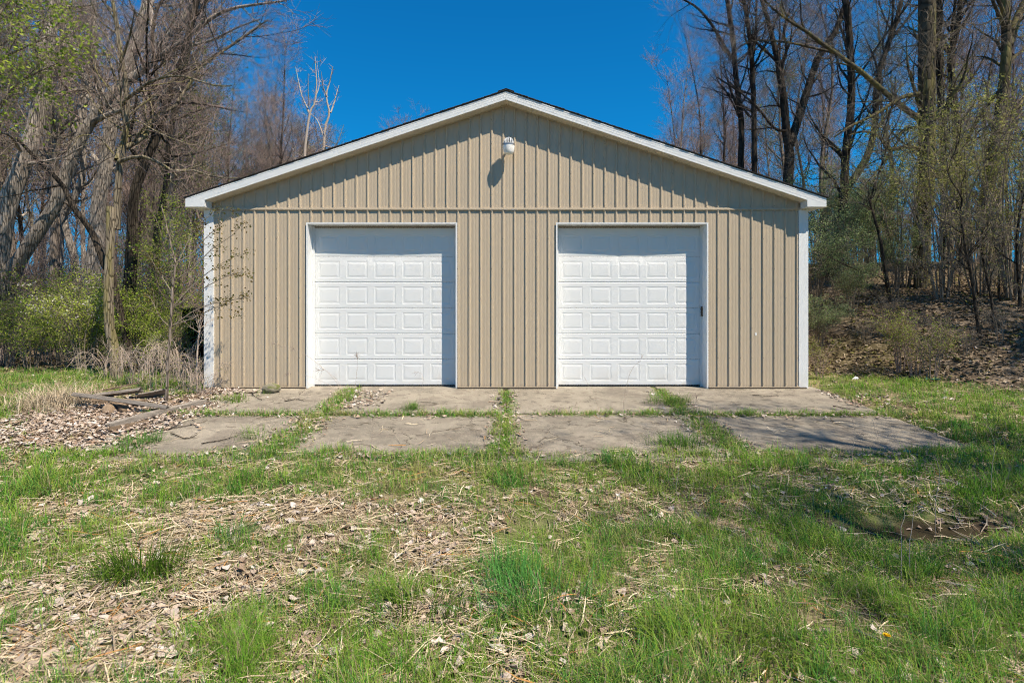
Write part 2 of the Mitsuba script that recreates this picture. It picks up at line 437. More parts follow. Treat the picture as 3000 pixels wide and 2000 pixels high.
def rake(z_off, h, y0, y1, sx, ex=EX, x_in=0.0):
    """A sloping board: vertical height h, its lower edge at the soffit line + z_off."""
    xs = np.array([x_in, ex]); zb = APEX - xs * sl + z_off
    v = [[sx * x, y, z] for y in (y0, y1) for x, z in ((xs[0], zb[0]), (xs[1], zb[1]), (xs[1], zb[1] + h), (xs[0], zb[0] + h))]
    f = [[0, 1, 2, 3], [4, 7, 6, 5], [0, 4, 5, 1], [1, 5, 6, 2], [2, 6, 7, 3], [3, 7, 4, 0]]
    return np.array(v), np.array(f)


for sx in (-1, 1):
    m = MB()
    m.add(*rake(0.0, 0.158, -OH, -OH + 0.022, sx, x_in=0.0008))
    m.add(*rake(0.138, 0.020, -OH - 0.006, -OH, sx, x_in=0.0008))      # drip edge
    m.add(*rake(0.05, 0.004, -OH - 0.003, -OH, sx, x_in=0.0008))
    m.add(*rake(0.098, 0.004, -OH - 0.003, -OH, sx, x_in=0.0008))
    part(garage, 'fascia', mikit.ply(m.mesh(), 'white_metal'))
    # rake soffit in grooved boards
    m = MB(); w = 0.102; n = int(EX / w)
    for i in range(n + 1):
        a, b = i * w, min((i + 1) * w, EX)
        for (u0, u1, dz) in ((a + .001, a + .040, 0), (a + .046, b - .006, 0), (a + .040, a + .046, .008), (b - .006, b + .001, .012)):
            if u1 > EX: continue
            z0, z1 = APEX - u0 * sl + .002 + dz, APEX - u1 * sl + .002 + dz
            m.quad([sx * u0, -OH + .02, z0], [sx * u1, -OH + .02, z1], [sx * u1, 0.01, z1], [sx * u0, 0.01, z0])
            m.quad([sx * u0, -OH + .02, z0], [sx * u0, 0.01, z0], [sx * u0, 0.01, z0 + .012], [sx * u0, -OH + .02, z0 + .012])
    part(garage, 'soffit', mikit.ply(m.mesh(), 'soffit_vinyl'))
    m = MB().add(*rake(-0.022, 0.022, -0.040, -0.024, sx, ex=HW, x_in=0.0008))
    part(garage, 'soffit_trim', mikit.ply(m.mesh(), 'tan_metal'))
    # eave box: fascia along the side, bottom, front return
    m = MB(); xa, xb = sorted((sx * (EX - .022), sx * EX))
    ze = APEX - EX * sl
    m.box(xa, xb, -OH + .0225, DEPTH + .3, ze, ze + .158)
    xa, xb = sorted((sx * (HW - 0.13), sx * (EX - .0225)))
    m.box(xa, xb, -OH + .0235, DEPTH + .3, ze - .004, ze + .004)
    v = [[sx * x, y, z] for y in (-OH + .001, -OH + .021) for x, z in ((HW - .13, ze - .004), (EX - .001, ze - .004), (EX - .001, ze), (HW - .13, APEX - (HW - .13) * sl))]
    m.add(v, [[0, 1, 2, 3], [4, 7, 6, 5], [0, 4, 5, 1], [3, 7, 4, 0]])
    m.quad([sx * (HW - .13), -OH + .0215, ze - .004], [sx * (HW - .13), -0.04, ze - .004], [sx * (HW - .13), -0.04, APEX - (HW - .13) * sl], [sx * (HW - .13), -OH + .0215, APEX - (HW - .13) * sl])
    part(garage, 'eave_box', mikit.ply(m.mesh(), 'white_metal'))
    # roof deck and shingle courses
    m = MB().add(*rake(0.158, 0.018, -OH - .004, DEPTH + .3, sx, ex=EX + .01, x_in=0.0008))
    part(garage + '__roof', 'deck', mikit.ply(m.mesh(), 'dark_skirt'))
    rr = np.random.default_rng(5 + sx); nc = 44; step = (EX + .04) / nc
    for i in range(nc):
        u0, u1 = max(i * step - .03, .001), (i + 1) * step
        out = OH + 0.022 + rr.uniform(-.006, .008); lift = rr.uniform(.0, .006)
        za, zb = APEX - u0 * sl + .178, APEX - u1 * sl + .178 + .016 + lift
        v = [[sx * u, y, z] for y in (-out, DEPTH + .32) for u, z in ((u0, za), (u1, zb - .014), (u1, zb), (u0, za + .010))]
        m = MB().add(v, [[0, 1, 2, 3], [4, 7, 6, 5], [0, 4, 5, 1], [1, 5, 6, 2], [2, 6, 7, 3], [3, 7, 4, 0]])
        part(garage + '__roof', 'shingle', mikit.ply(m.mesh(), 'shingle_asphalt'))
    m = MB().add(*rake(0.205, 0.008, -OH - .03, DEPTH + .33, sx, ex=0.16, x_in=0.0))
    part(garage + '__roof', 'ridge_cap', mikit.ply(m.mesh(), 'shingle_asphalt'))

# doors
JD = 0.27
SECN, SECH = 6, 0.534


def dent(x, z, x0, x1, amp, side):
    u = (x - x0) / (x1 - x0)
    c0, c1 = (0.41, 0.61) if side == 0 else (0.43, 0.60)
    tent = np.interp(u, [0.0, c0 - .02, c0, c0 + .025, .5, c1 - .025, c1, c1 + .02, 1.0], [0, .92, 1.15, .93, .86, .93, 1.15, .92, 0])
    zj = OPTOP - 0.105 - SECH
    return amp * tent * np.exp(-((z - zj) / 0.13) ** 2)


for k, (o0, o1) in enumerate(OPEN):
    fr = garage + '__' + ('door_frame' if k == 0 else 'door_frame_001')
    for side, xj in enumerate((o0, o1)):                  # jambs with a face flange
        m = MB()
        s = 1 if side == 0 else -1
        a, b = sorted((xj - s * 0.018, xj + s * 0.012))
        m.box(a, b, -0.033, -0.0285, 0.0, OPTOP + 0.030)
        a, b = sorted((xj + s * 0.006, xj + s * 0.012))
        m.box(a, b, -0.0265, JD, 0.0, OPTOP + 0.002)
        part(fr, 'jamb', mikit.ply(m.mesh(), 'white_paint'))
        a, b = sorted((xj + s * 0.0125, xj + s * 0.055))
        part(fr, 'stop_moulding', mikit.ply(MB().box(a, b, JD - .035, JD - .012, 0.0, OPTOP - .01).mesh(), 'white_paint'))
    m = MB().box(o0 - .018, o1 + .018, -0.0315, -0.0275, OPTOP + 0.0015, OPTOP + 0.030)
    m.box(o0 + .0125, o1 - .0125, -0.0265, JD, OPTOP, OPTOP + 0.008)
    part(fr, 'header', mikit.ply(m.mesh(), 'white_paint'))
    m = MB().box(o0 + .0125, o1 - .0125, JD - .03, JD - .01, OPTOP - .04, OPTOP - .001)
    part(fr, 'header_seal', mikit.ply(m.mesh(), 'old_wood'))
    dk = garage + '__' + ('overhead_door' if k == 0 else 'overhead_door_001')
    x0, x1 = o0 + 0.004, o1 - 0.004
    zt = OPTOP - 0.105 + 0.0
    pw, ph, px0 = 0.445, 0.355, x0 + 0.12 + 0.0
    pitch = (x1 - x0 - 2 * 0.12 - pw) / 4
    for s in range(SECN):
        z1 = zt - s * SECH + (SECH * 0 if s else 0.10); z0 = zt - (s + 1) * SECH + 0.004
        if s == 0: z1 = OPTOP - .002
        if s == SECN - 1: z0 = max(z0, 0.02)
        zc = zt - (s + 0.5) * SECH
        za, zb = zc - ph / 2, zc + ph / 2
        y = JD
        cutx = sorted(set([x0, x1] + [px0 + i * pitch + o for i in range(5) for o in (0, pw)]))
        cx = []
        for a, b in zip(cutx[:-1], cutx[1:]): cx += list(np.linspace(a, b, 5)[:-1])
        cx.append(x1); cx = np.array(cx)
        cz = np.array([z0, z0 + .012, (z0 + za) / 2, za, (za + zc) / 2, zc, (zc + zb) / 2, zb, (zb + z1) / 2, z1 - .012, z1])
        X, Z = np.meshgrid(cx, cz)
        Y = np.full_like(X, y); Y[0] += .006; Y[-1] += .006
        amp = 0.020 if k == 0 else 0.026
        Y = Y + dent(X, Z, x0, x1, amp, k)
        v = np.stack([X, Y, Z], -1).reshape(-1, 3); n = len(cx)
        f = []
        for i in range(len(cz) - 1):
            for j in range(n - 1):
                mx = (cx[j] + cx[j + 1]) / 2
                if 3 <= i < 7 and any(px0 + q * pitch < mx < px0 + q * pitch + pw for q in range(5)): continue
                f.append([i * n + j, i * n + j + 1, (i + 1) * n + j + 1, (i + 1) * n + j])
        part(dk, 'section', mikit.ply((v, np.array(f)), 'white_paint'))
        for q in range(5):
            a, b = px0 + q * pitch, px0 + q * pitch + pw
            rings = [(0, 0), (.010, .0042), (.022, .005), (.032, .0042), (.060, .0), (.064, .0)]
            vv, ff, ns = [], [], 4
            for (ins, dy) in rings:
                loop = []
                for (e0, e1) in (((a + ins, za + ins), (b - ins, za + ins)), ((b - ins, za + ins), (b - ins, zb - ins)), ((b - ins, zb - ins), (a + ins, zb - ins)), ((a + ins, zb - ins), (a + ins, za + ins))):
                    for t in np.arange(ns) / ns: loop.append([e0[0] + (e1[0] - e0[0]) * t, 0, e0[1] + (e1[1] - e0[1]) * t])
                loop = np.array(loop); loop[:, 1] = y + dy + dent(loop[:, 0], loop[:, 2], x0, x1, amp, k)
                vv.append(loop)
            L = 4 * ns
            for i in range(len(rings) - 1):
                for j in range(L): ff.append([i * L + j, i * L + (j + 1) % L, (i + 1) * L + (j + 1) % L, (i + 1) * L + j])
            tri = []
            base = (len(rings) - 1) * L
            vv = np.vstack(vv); c = vv[base:].mean(0); vv = np.vstack([vv, c])
            ffa = np.array(ff); ffa = np.vstack([ffa[:, [0, 1, 2]], ffa[:, [0, 2, 3]], [[base + j, base + (j + 1) % L, len(vv) - 1] for j in range(L)]])
            part(dk, 'panel', mikit.ply((vv, ffa), 'white_paint'))
    part(dk, 'bottom_seal', mikit.ply(MB().box(x0, x1, JD + .004, JD + .03, 0.002, 0.022).mesh(), 'dark_rubber'))
part(garage + '__door_frame_001', 'latch_plate', mikit.ply(MB().box(OPEN[1][1] - .045, OPEN[1][1] - .013, JD - .07, JD - .036, 1.46, 1.66).mesh(), 'dark_skirt'), 'rusty latch plate on the right jamb')
part(garage, 'floor', mikit.ply(MB().box(-HW + .02, HW - .02, 0.285, DEPTH, -.1, 0.001).mesh(), 'concrete'))

# security light under the ridge
sl_k = thing('security_light', 'round grey and white security light mounted under the gable peak', 'light')
lp = at(1490, 431, -0.25)


def revolve(pts, n=24):
    return trimesh.creation.revolve(np.array(pts), sections=n)


g = revolve([[.0, -.138], [.05, -.135], [.085, -.118], [.102, -.085], [.114, -.03], [.119, .03], [.119, .052]]); g.apply_translation(lp - [0, 0, .015])
part(sl_k, 'globe', mikit.ply(g, 'globe_acrylic', smooth=40))
g = revolve([[.108, .030], [.122, .034], [.124, .062], [.118, .070], [.100, .076], [.0, .080]]); g.apply_translation(lp - [0, 0, .01])
part(sl_k, 'collar', mikit.ply(g, 'grey_metal', smooth=40))
g = revolve([[.075, .06], [.062, .15], [.055, .17], [.0, .175]]); g.apply_translation(lp)
part(sl_k, 'housing', mikit.ply(g, 'dark_rubber', smooth=40))
for i in range(16):
    a = 2 * math.pi * i / 16; ca, sa = math.cos(a), math.sin(a)
    v = []
    for rr_, zz in ((.070, .06), (.106, .06), (.100, .11), (.078, .165), (.050, .178), (.050, .165)):
        for s in (-.0055, .0055): v.append([rr_ * ca - s * sa, rr_ * sa + s * ca, zz])
    g = trimesh.convex.convex_hull(np.array(v)); g.apply_translation(lp)
    part(sl_k, 'fin', mikit.ply(g, 'white_metal'))
g = revolve([[.0, .170], [.024, .172], [.024, .198], [.014, .205], [.0, .206]], 14); g.apply_translation(lp)
part(sl_k, 'photo_sensor', mikit.ply(g, 'grey_metal', smooth=40))
part(sl_k, 'arm', mikit.ply(MB().add(*tubes([np.linspace(lp + [0, 0, .06], [lp[0], -.005, lp[2] + .06], 4)], [[.022] * 4], 10)).mesh(), 'grey_metal', smooth=True))
part(sl_k, 'wall_plate', mikit.ply(bevbox(lp[0] - .05, lp[0] + .05, -.034, -.0205, lp[2] - .02, lp[2] + .15, .004), 'grey_metal'))

# ------------------------------------------------------------------ trees
def spawn(P, R, counts, tmin, tmax, ang, length, npts, wob, up, seed, rscale=0.55, rmin=0.003, taper=0.85):
    """Children of a batch of branches: polylines (B2,npts,3) and radii."""
    g = np.random.default_rng(seed)
    B, N = R.shape
    idx = np.repeat(np.arange(B), counts)
    n = len(idx)
    t = g.uniform(tmin, tmax, n)
    u = t * (N - 1); i = np.minimum(u.astype(int), N - 2); fr = (u - i)[:, None]
    p = P[idx, i] * (1 - fr) + P[idx, i + 1] * fr
    d0 = P[idx, i + 1] - P[idx, i]; seg = np.linalg.norm(d0, axis=1, keepdims=True); d0 /= seg + 1e-9
    rp = R[idx, i] * (1 - fr[:, 0]) + R[idx, i + 1] * fr[:, 0]
    w = g.normal(size=(n, 3)); w -= (w * d0).sum(1, keepdims=True) * d0; w /= np.linalg.norm(w, axis=1, keepdims=True) + 1e-9
    a = np.radians(g.uniform(ang[0], ang[1], n))[:, None]
    d = d0 * np.cos(a) + w * np.sin(a)
    L = g.uniform(length[0], length[1], n) * (1.15 - 0.55 * t)
    r0 = np.minimum(np.maximum(rp * rscale * g.uniform(0.7, 1.1, n), rmin * 1.2), 0.02 * L + rmin)
    out = np.empty((n, npts, 3)); out[:, 0] = p
    st = (L / (npts - 1))[:, None]
    for k in range(1, npts):
        d = d + g.normal(size=(n, 3)) * wob + np.array([0, 0, up])
        d /= np.linalg.norm(d, axis=1, keepdims=True)
        out[:, k] = out[:, k - 1] + d * st
    tt = np.linspace(0, 1, npts)[None]
    return out, np.maximum(r0[:, None] * (1 - taper * tt), rmin * (1 - 0.4 * tt))


def poly_to_batch(lines, n=9):
    P = np.array([resample(p, n) for p, r0, r1 in lines])
    R = np.array([np.linspace(r0, r1, n) for p, r0, r1 in lines])
    return P, R


def flare(P, R, h=0.7, k=0.7):
    z = P[:, 2] - P[0, 2]
    return R * (1 + k * np.exp(-z / (h * 0.35)))


def wobble(P, amp, seed):
    g = np.random.default_rng(seed); n = len(P)
    k = np.linspace(0, 1, max(4, n // 3))
    w = np.stack([np.interp(np.linspace(0, 1, n), k, g.normal(size=len(k))) for _ in range(3)], 1)
    w[:, 2] *= 0.3; w[0] = 0
    return P + w * amp


def leaf_cloud(centers, n_each, spread, size, colors, seed, flat=0.0):
    """Small folded leaves round the centres; colours per leaf. Returns mesh arrays and vertex colours."""
    g = np.random.default_rng(seed)
    c = np.repeat(centers, n_each, axis=0); n = len(c)
    c = c + g.normal(size=(n, 3)) * spread
    d = g.normal(size=(n, 3)); d[:, 2] *= 0.7; d /= np.linalg.norm(d, axis=1, keepdims=True)
    w = np.cross(d, g.normal(size=(n, 3)) + [0, 0, flat]); w /= np.linalg.norm(w, axis=1, keepdims=True) + 1e-9
    nn = np.cross(d, w)
    L = g.uniform(size[0], size[1], n)[:, None]; W = L * g.uniform(.25, .36, n)[:, None]
    v = np.stack([c, c + d * L * .5 + w * W + nn * L * .10, c + d * L, c + d * L * .5 - w * W + nn * L * .10], 1)
    f = np.array([[0, 1, 2], [0, 2, 3]])[None] + (np.arange(n) * 4)[:, None, None]
    col = np.array(colors)[g.integers(0, len(colors), n)] * g.uniform(.7, 1.3, (n, 1))
    return v.reshape(-1, 3), f.reshape(-1, 3), np.repeat(col, 4, axis=0)


def grow(trunk, limbs, seed, lv=(6, 5, 5), L1=(1.2, 2.6), L2=(0.6, 1.5), L3=(0.25, 0.7), up=0.06, auto=8, autoL=(2.0, 4.5), rmin=0.0032, wob=0.16, tmin=0.35, ang1=(30, 70)):
    """limb batch, branch batch and twig batch off a trunk (P, R) and given limbs [(P, R)]."""
    tb = (trunk[0][None], trunk[1][None])
    ext = []
    if auto:
        ext.append(spawn(*tb, [auto], tmin, 0.99, ang1, autoL, 9, wob * 0.8, up * 1.3, seed + 1, rscale=0.5, rmin=0.010))
    lim = [(p[None], r[None]) for p, r in limbs]
    base = lim + ext
    # every polyline to 9 points
    def to9(P, R):
        return np.array([resample(p, 9) for p in P]), np.array([np.interp(np.linspace(0, 1, 9), np.linspace(0, 1, len(r)), r) for r in R])
    b9 = [to9(*b) for b in base] + [to9(trunk[0][None][:, int(len(trunk[1]) * tmin):], trunk[1][None][:, int(len(trunk[1]) * tmin):])]
    BP, BR = np.concatenate([b[0] for b in b9]), np.concatenate([b[1] for b in b9])
    Lb = np.linalg.norm(np.diff(BP, axis=1), axis=2).sum(1)
    g = np.random.default_rng(seed)
    c1 = np.maximum(1, np.round(lv[0] * Lb / 3.0 * g.uniform(.8, 1.2, len(Lb)))).astype(int)
    P1, R1 = spawn(BP, BR, c1, 0.12, 1.0, (25, 65), L1, 7, wob, up, seed + 2, rmin=0.006)
    P2, R2 = spawn(P1, R1, np.full(len(P1), lv[1]), 0.15, 1.0, (25, 60), L2, 5, wob * 1.1, up, seed + 3, rmin=rmin * 1.3)
    P3, R3 = spawn(P2, R2, np.full(len(P2), lv[2]), 0.15, 1.0, (25, 65), L3, 3, wob * 1.3, up * 0.6, seed + 4, rmin=rmin)
    return ext, (P1, R1), (P2, R2), (P3, R3)


def put_tree(key, trunk, limbs, gr, bark, twig, leaves=None, leafcol=None, leafsize=(.025, .05)):
    P, R = trunk
    part(key, 'trunk', mikit.ply(tubes(P[None], R[None], 12), bark, smooth=True))
    for (p, r) in limbs: part(key, 'limb', mikit.ply(tubes(p[None], r[None], 8), bark, smooth=True))
    ext, l1, l2, l3 = gr
    for (p, r) in ext:
        for a, b in zip(p, r): part(key, 'limb', mikit.ply(tubes(a[None], b[None], 7), bark, smooth=True))
    part(key, 'branches', mikit.ply(tubes(*l1, 5), bark, smooth=True), kind='stuff')
    part(key, 'twigs', mikit.ply(join(tubes(*l2, 4), tubes(*l3, 3)), twig), kind='stuff')
    if leaves:
        tips = np.concatenate([l3[0][:, -1], l2[0][:, -1]])
        g = np.random.default_rng(17); tips = tips[g.permutation(len(tips))[: leaves[0]]]
        v, f, c = leaf_cloud(tips, leaves[1], leaves[2], leafsize, leafcol, 4)
        part(key, 'leaves', mikit.ply((v, f), 'vertex_blade', color=c), kind='stuff')


def c1(x, y): return (x / 2.24, y / 2.24)
def c2(x, y): return (x / 2.24, 600 + y / 2.24)
def c3(x, y): return (2000 + x / 2.24, y / 2.24)
def c4(x, y): return (2000 + x / 2.24, 600 + y / 2.24)


def line_at(pts, y, ydrift=0.0, n=14, seed=0, amp=0.0):
    """World polyline through photo points on the plane y, drifting in depth by ydrift towards its end."""
    w = np.array([at(px, py, y + ydrift * i / max(1, len(pts) - 1)) for i, (px, py) in enumerate(pts)])
    P = resample(w, n)
    return wobble(P, amp, seed) if amp else P


def radii(n, w0, w1, y):
    return np.linspace(w0, w1, n) * (y - CY) / FPX / 2      # widths in photo pixels


def photo_tree(name, label, y, pts, w, limbs=(), bark='bark_brown', twig='twig_brown', seed=1, ext=4.0, leaves=None, leafcol=None, n=18, amp=0.04, cat='tree', base=True, leafsize=(.025, .05), **kw):
    key = thing(name, label, cat)
    P = line_at(pts, y, kw.pop('drift', 0.0), n, seed, amp)
    R = np.interp(np.linspace(0, 1, n), [0, 1], [w[0], w[1]]) * (y - CY) / FPX / 2
    if base:                                                # root it in the ground below its lowest visible point
        gz = float(ground_z(P[0, 0], P[0, 1])) - 0.15
        d = P[0] - P[2]; d /= np.linalg.norm(d); d = d * .6 + np.array([0, 0, -.4]); h = P[0, 2] - gz
        if h > 0.02:
            m = max(2, int(h / .4)); s = np.linspace(1, 0, m, endpoint=False)[:, None]
            foot = P[0] + np.array([d[0] / abs(d[2]) * h * .8, 0, -h]) * s
            gz2 = ground_z(foot[0, 0], foot[0, 1]) - 0.15; foot[:, 2] += (gz2 - foot[0, 2]) * s[:, 0]
            P = np.vstack([foot, P]); R = np.concatenate([np.full(m, R[0]), R])
        R = flare(P, R)
    if ext:                                                 # carries on above the frame
        d = P[-1] - P[-3]; d /= np.linalg.norm(d); d = d * .7 + np.array([0, 0, .5]); d /= np.linalg.norm(d)
        s = np.linspace(0, 1, 8)[1:, None]
        P2 = wobble(np.vstack([P[-1:], P[-1] + d * s * ext]), 0.12, seed + 50)
        P = np.vstack([P, P2[1:]]); R = np.concatenate([R, R[-1] * (1 - .75 * s[:, 0])])
    L = []
    for k, lm in enumerate(limbs):
        lp_, w0, w1 = lm[:3]; dd = lm[3] if len(lm) > 3 else (-1) ** k * 0.8
        q = line_at(lp_, y, dd, 12, seed + k, 0.02); L.append((q, radii(12, w0, w1, y)))
    gr = grow((P, R), L, seed * 13 + 5, **kw)
    put_tree(key, (P, R), L, gr, bark, twig, leaves, leafcol, leafsize)
    return key


SPRING = [(0.26, 0.36, 0.045), (0.36, 0.45, 0.065), (0.44, 0.49, 0.11), (0.18, 0.28, 0.04)]
OLIVE = [(0.26, 0.28, 0.07), (0.35, 0.36, 0.12), (0.19, 0.20, 0.05), (0.41, 0.40, 0.17)]
SAGE = [(0.25, 0.33, 0.14), (0.32, 0.40, 0.19), (0.17, 0.24, 0.09), (0.40, 0.46, 0.26)]
BUFF = [(0.16, 0.12, 0.05), (0.20, 0.16, 0.06), (0.11, 0.08, 0.03)]

# --- left of the garage
photo_tree('leaning_tree', 'thick pale grey trunk leaning right at the far left edge of the lawn', 3.4,
           [c2(-40, 700), c2(0, 420), c1(30, 1560), c1(60, 1330), c1(150, 1050), c1(230, 750), c1(285, 450), c1(330, 200), c1(375, 0)], (54, 34), [
               ([c1(60, 1340), c1(150, 1420), c1(215, 1340)], 12, 4), ([c1(150, 1000), c1(70, 900), c1(-40, 860)], 10, 4, -1.5),
               ([c1(250, 640), c1(330, 520), c1(420, 300), c1(440, 60)], 12, 5)], 'bark_pale', 'twig_grey', 3, 4, auto=5, lv=(4, 5, 5))
photo_tree('leaning_tree', 'pale brown trunk leaning far right and forking with one dark limb curling back', 4.3,
           [c2(60, 640), c2(110, 400), c2(330, 60), c1(390, 1270), c1(500, 960), c1(600, 790), c1(700, 665), c1(800, 560), c1(920, 470), c1(1010, 390)], (40, 21), [
               ([c1(690, 670), c1(640, 600), c1(570, 540), c1(525, 440), c1(560, 360), c1(605, 310), c1(615, 200), c1(620, 80), c1(600, -60)], 20, 10, 1.0),
               ([c1(1005, 395), c1(1110, 330), c1(1220, 265), c1(1350, 150), c1(1500, 65), c1(1700, 30), c1(1880, 5)], 17, 4, -1.0),
               ([c1(1220, 265), c1(1300, 100), c1(1340, -40)], 9, 5), ([c1(1010, 390), c1(1000, 200), c1(990, 0)], 16, 9, 1.0),
               ([c1(600, 820), c1(690, 770), c1(770, 738), c1(900, 700), c1(1030, 650), c1(1180, 560)], 17, 6, -1.2),
               ([c1(1110, 330), c1(1260, 300), c1(1400, 260), c1(1560, 180), c1(1700, 130)], 9, 3, -1.6)],
           'bark_pale', 'twig_brown', 4, 5, auto=4, lv=(6, 5, 5), L1=(1.0, 2.2))
photo_tree('lichen_tree', 'slim pale tree with yellowish lichen and low curving limbs left of the garage', 0.9,
           [c2(760, 1000), c2(752, 740), c2(757, 560), c2(762, 300), c2(748, 0), c1(760, 1560), c1(752, 1300), c1(758, 1040), c1(785, 850), c1(800, 700), c1(782, 480), c1(765, 330), c1(760, 120), c1(740, -60)], (27, 9), [
               ([c1(770, 1050), c1(800, 975), c1(900, 935), c1(980, 870), c1(1010, 770), c1(1110, 735), c1(1200, 640), c1(1280, 480), c1(1420, 370), c1(1600, 240), c1(1760, 130)], 17, 4, 1.2),
               ([c1(780, 1060), c1(840, 1035), c1(930, 1028), c1(1040, 1070), c1(1150, 1125), c1(1270, 1115), c1(1420, 1160), c1(1560, 1165)], 13, 3, -.6),
               ([c1(1040, 1070), c1(1120, 1190), c1(1230, 1260)], 5, 2), ([c1(800, 700), c1(900, 610), c1(1000, 540), c1(1180, 500), c1(1400, 560), c1(1520, 560)], 10, 3, -1.0),
               ([c1(795, 620), c1(700, 360), c1(620, 290), c1(520, 300), c1(430, 230)], 7, 3), ([c1(782, 480), c1(850, 250), c1(880, 60)], 6, 3),
               ([c1(745, 1010), c1(640, 900), c1(520, 890), c1(420, 950), c1(330, 940)], 5, 2, -.7), ([c1(790, 840), c1(880, 790), c1(1030, 870), c1(1180, 930), c1(1290, 960)], 5, 2, -.9)],
           'bark_moss', 'twig_brown', 5, 3, amp=.085, auto=5, lv=(7, 5, 5), L1=(.8, 1.8), L2=(.4, 1.0), L3=(.2, .55))
photo_tree('dark_tree', 'dark trunked tree leaning right close behind the slim lichen covered tree', 3.2,
           [c2(835, 640), c2(838, 380), c2(850, 100), c1(865, 1480), c1(905, 1250), c1(990, 1010), c1(1045, 850), c1(1080, 700), c1(1170, 450), c1(1225, 250), c1(1290, 0)], (34, 14), [
               ([c1(1040, 870), c1(1080, 930), c1(1160, 880)], 8, 3), ([c1(1170, 460), c1(1290, 450), c1(1420, 365), c1(1570, 265), c1(1690, 180)], 12, 4, -1.0),
               ([c1(1080, 700), c1(1030, 480), c1(1010, 250), c1(1040, 60), c1(1110, -60)], 12, 6), ([c1(960, 1090), c1(850, 950), c1(880, 780), c1(900, 600)], 14, 5)],
           'bark_dark', 'twig_brown', 6, 4, auto=5, lv=(5, 5, 5))
photo_tree('forest_tree', 'tall pale grey trunk rising between the leaning trunks and the lichen tree', 8.0,
           [c2(590, 700), c2(600, 420), c1(630, 1540), c1(645, 1330), c1(700, 1100), c1(735, 850), c1(850, 450), c1(900, 250), c1(965, 40), c1(985, -60)], (44, 26), [
               ([c1(735, 860), c1(620, 700), c1(520, 560), c1(440, 500)], 13, 5), ([c1(880, 330), c1(1000, 330), c1(1100, 200)], 12, 5)], 'bark_pale', 'twig_grey', 7, 5, lv=(4, 5, 5))
photo_tree('fallen_tree', 'dead dark trunk lying slantwise against the lichen tree', 1.9,
           [c2(735, 470), c2(660, 290), c2(590, 150), c2(480, 0), c1(420, 1240), c1(330, 1120), c1(230, 1020), c1(120, 920)], (19, 8), [], 'bark_dark', 'twig_grey', 8, 0, auto=0, lv=(1, 2, 2), tmin=.6)
photo_tree('forest_tree', 'narrow upright grey trunk just right of the leftmost leaning trunk', 6.5,
           [c2(350, 500), c2(350, 250), c1(360, 1400), c1(372, 1200), c1(380, 900), c1(400, 650), c1(410, 300), c1(420, 0)], (20, 12), [([c1(380, 900), c1(430, 650), c1(500, 600)], 7, 3)], 'bark_brown', 'twig_grey', 9, 4, lv=(5, 5, 6))
photo_tree('crooked_tree', 'crooked pinkish trunk zigzagging behind the leaning trunks', 9.5,
           [c2(500, 560), c2(500, 380), c2(440, 190), c2(420, 60), c1(440, 1400), c1(520, 1230), c1(550, 1080), c1(540, 900), c1(560, 700), c1(590, 300), c1(620, 0)], (20, 12), [], 'bark_pale', 'twig_brown', 10, 5, lv=(4, 5, 5))
photo_tree('forest_tree', 'dark upright trunk standing left of the garage corner behind the bushes', 7.2,
           [c2(1010, 560), c2(1020, 300), c2(1030, 60), c1(1040, 1420), c1(1100, 1130), c1(1130, 850), c1(1200, 560), c1(1240, 200), c1(1260, 0)], (22, 9), [], 'bark_dark', 'twig_brown', 11, 5, lv=(5, 5, 5))
photo_tree('leafy_tree', 'tree with fresh yellow green leaves hanging in the top left corner', 0.6,
           [(-150, 1140), (-140, 900), (-120, 600), (-110, 300), (-100, 60), (-90, -150)], (30, 16), [
               ([(-115, 420), (-20, 330), c1(100, 560), c1(240, 480), c1(380, 420)], 10, 3, -.4), ([(-105, 250), (0, 180), c1(180, 300), c1(330, 230), c1(420, 280)], 9, 3, -.6),
               ([(-100, 80), (10, 50), c1(150, 130), c1(320, 120)], 9, 3, .5), ([(-115, 400), (-30, 250), c1(120, 230), c1(250, 170), c1(350, 90)], 9, 3, .2), ([(-120, 520), (-40, 380), c1(50, 640), c1(160, 620), c1(230, 700)], 7, 2, -.3),
               ([(-100, 120), (-20, 60), c1(60, 20), c1(130, -60)], 9, 3, .4)],
           'bark_brown', 'twig_grey', 12, 3, leaves=(5200, 2, .07), leafcol=SPRING, leafsize=(.05, .10), auto=4, lv=(7, 5, 5), L1=(.6, 1.3), L2=(.3, .7), L3=(.15, .35))
photo_tree('dead_tree', 'dead bare tree with bleached forked limbs above the left roof slope', 22.0,
           [c1(2000, 1300), c1(2010, 1020), c1(2030, 750), c1(2062, 680), c1(2072, 560), c1(2066, 370)], (9, 2.2), [
               ([c1(2030, 745), c1(1990, 640), c1(1962, 560), c1(1940, 440)], 5, 1.6), ([c1(2028, 700), c1(2025, 600), c1(2028, 480)], 4, 1.4), ([c1(2070, 640), c1(2095, 560), c1(2080, 400)], 3, 1.2)], 'dead_wood', 'twig_pale', 13, 0, auto=3, autoL=(.8, 1.6), lv=(2, 2, 2), L1=(.5, 1.2), L2=(.3, .6), rmin=.008)
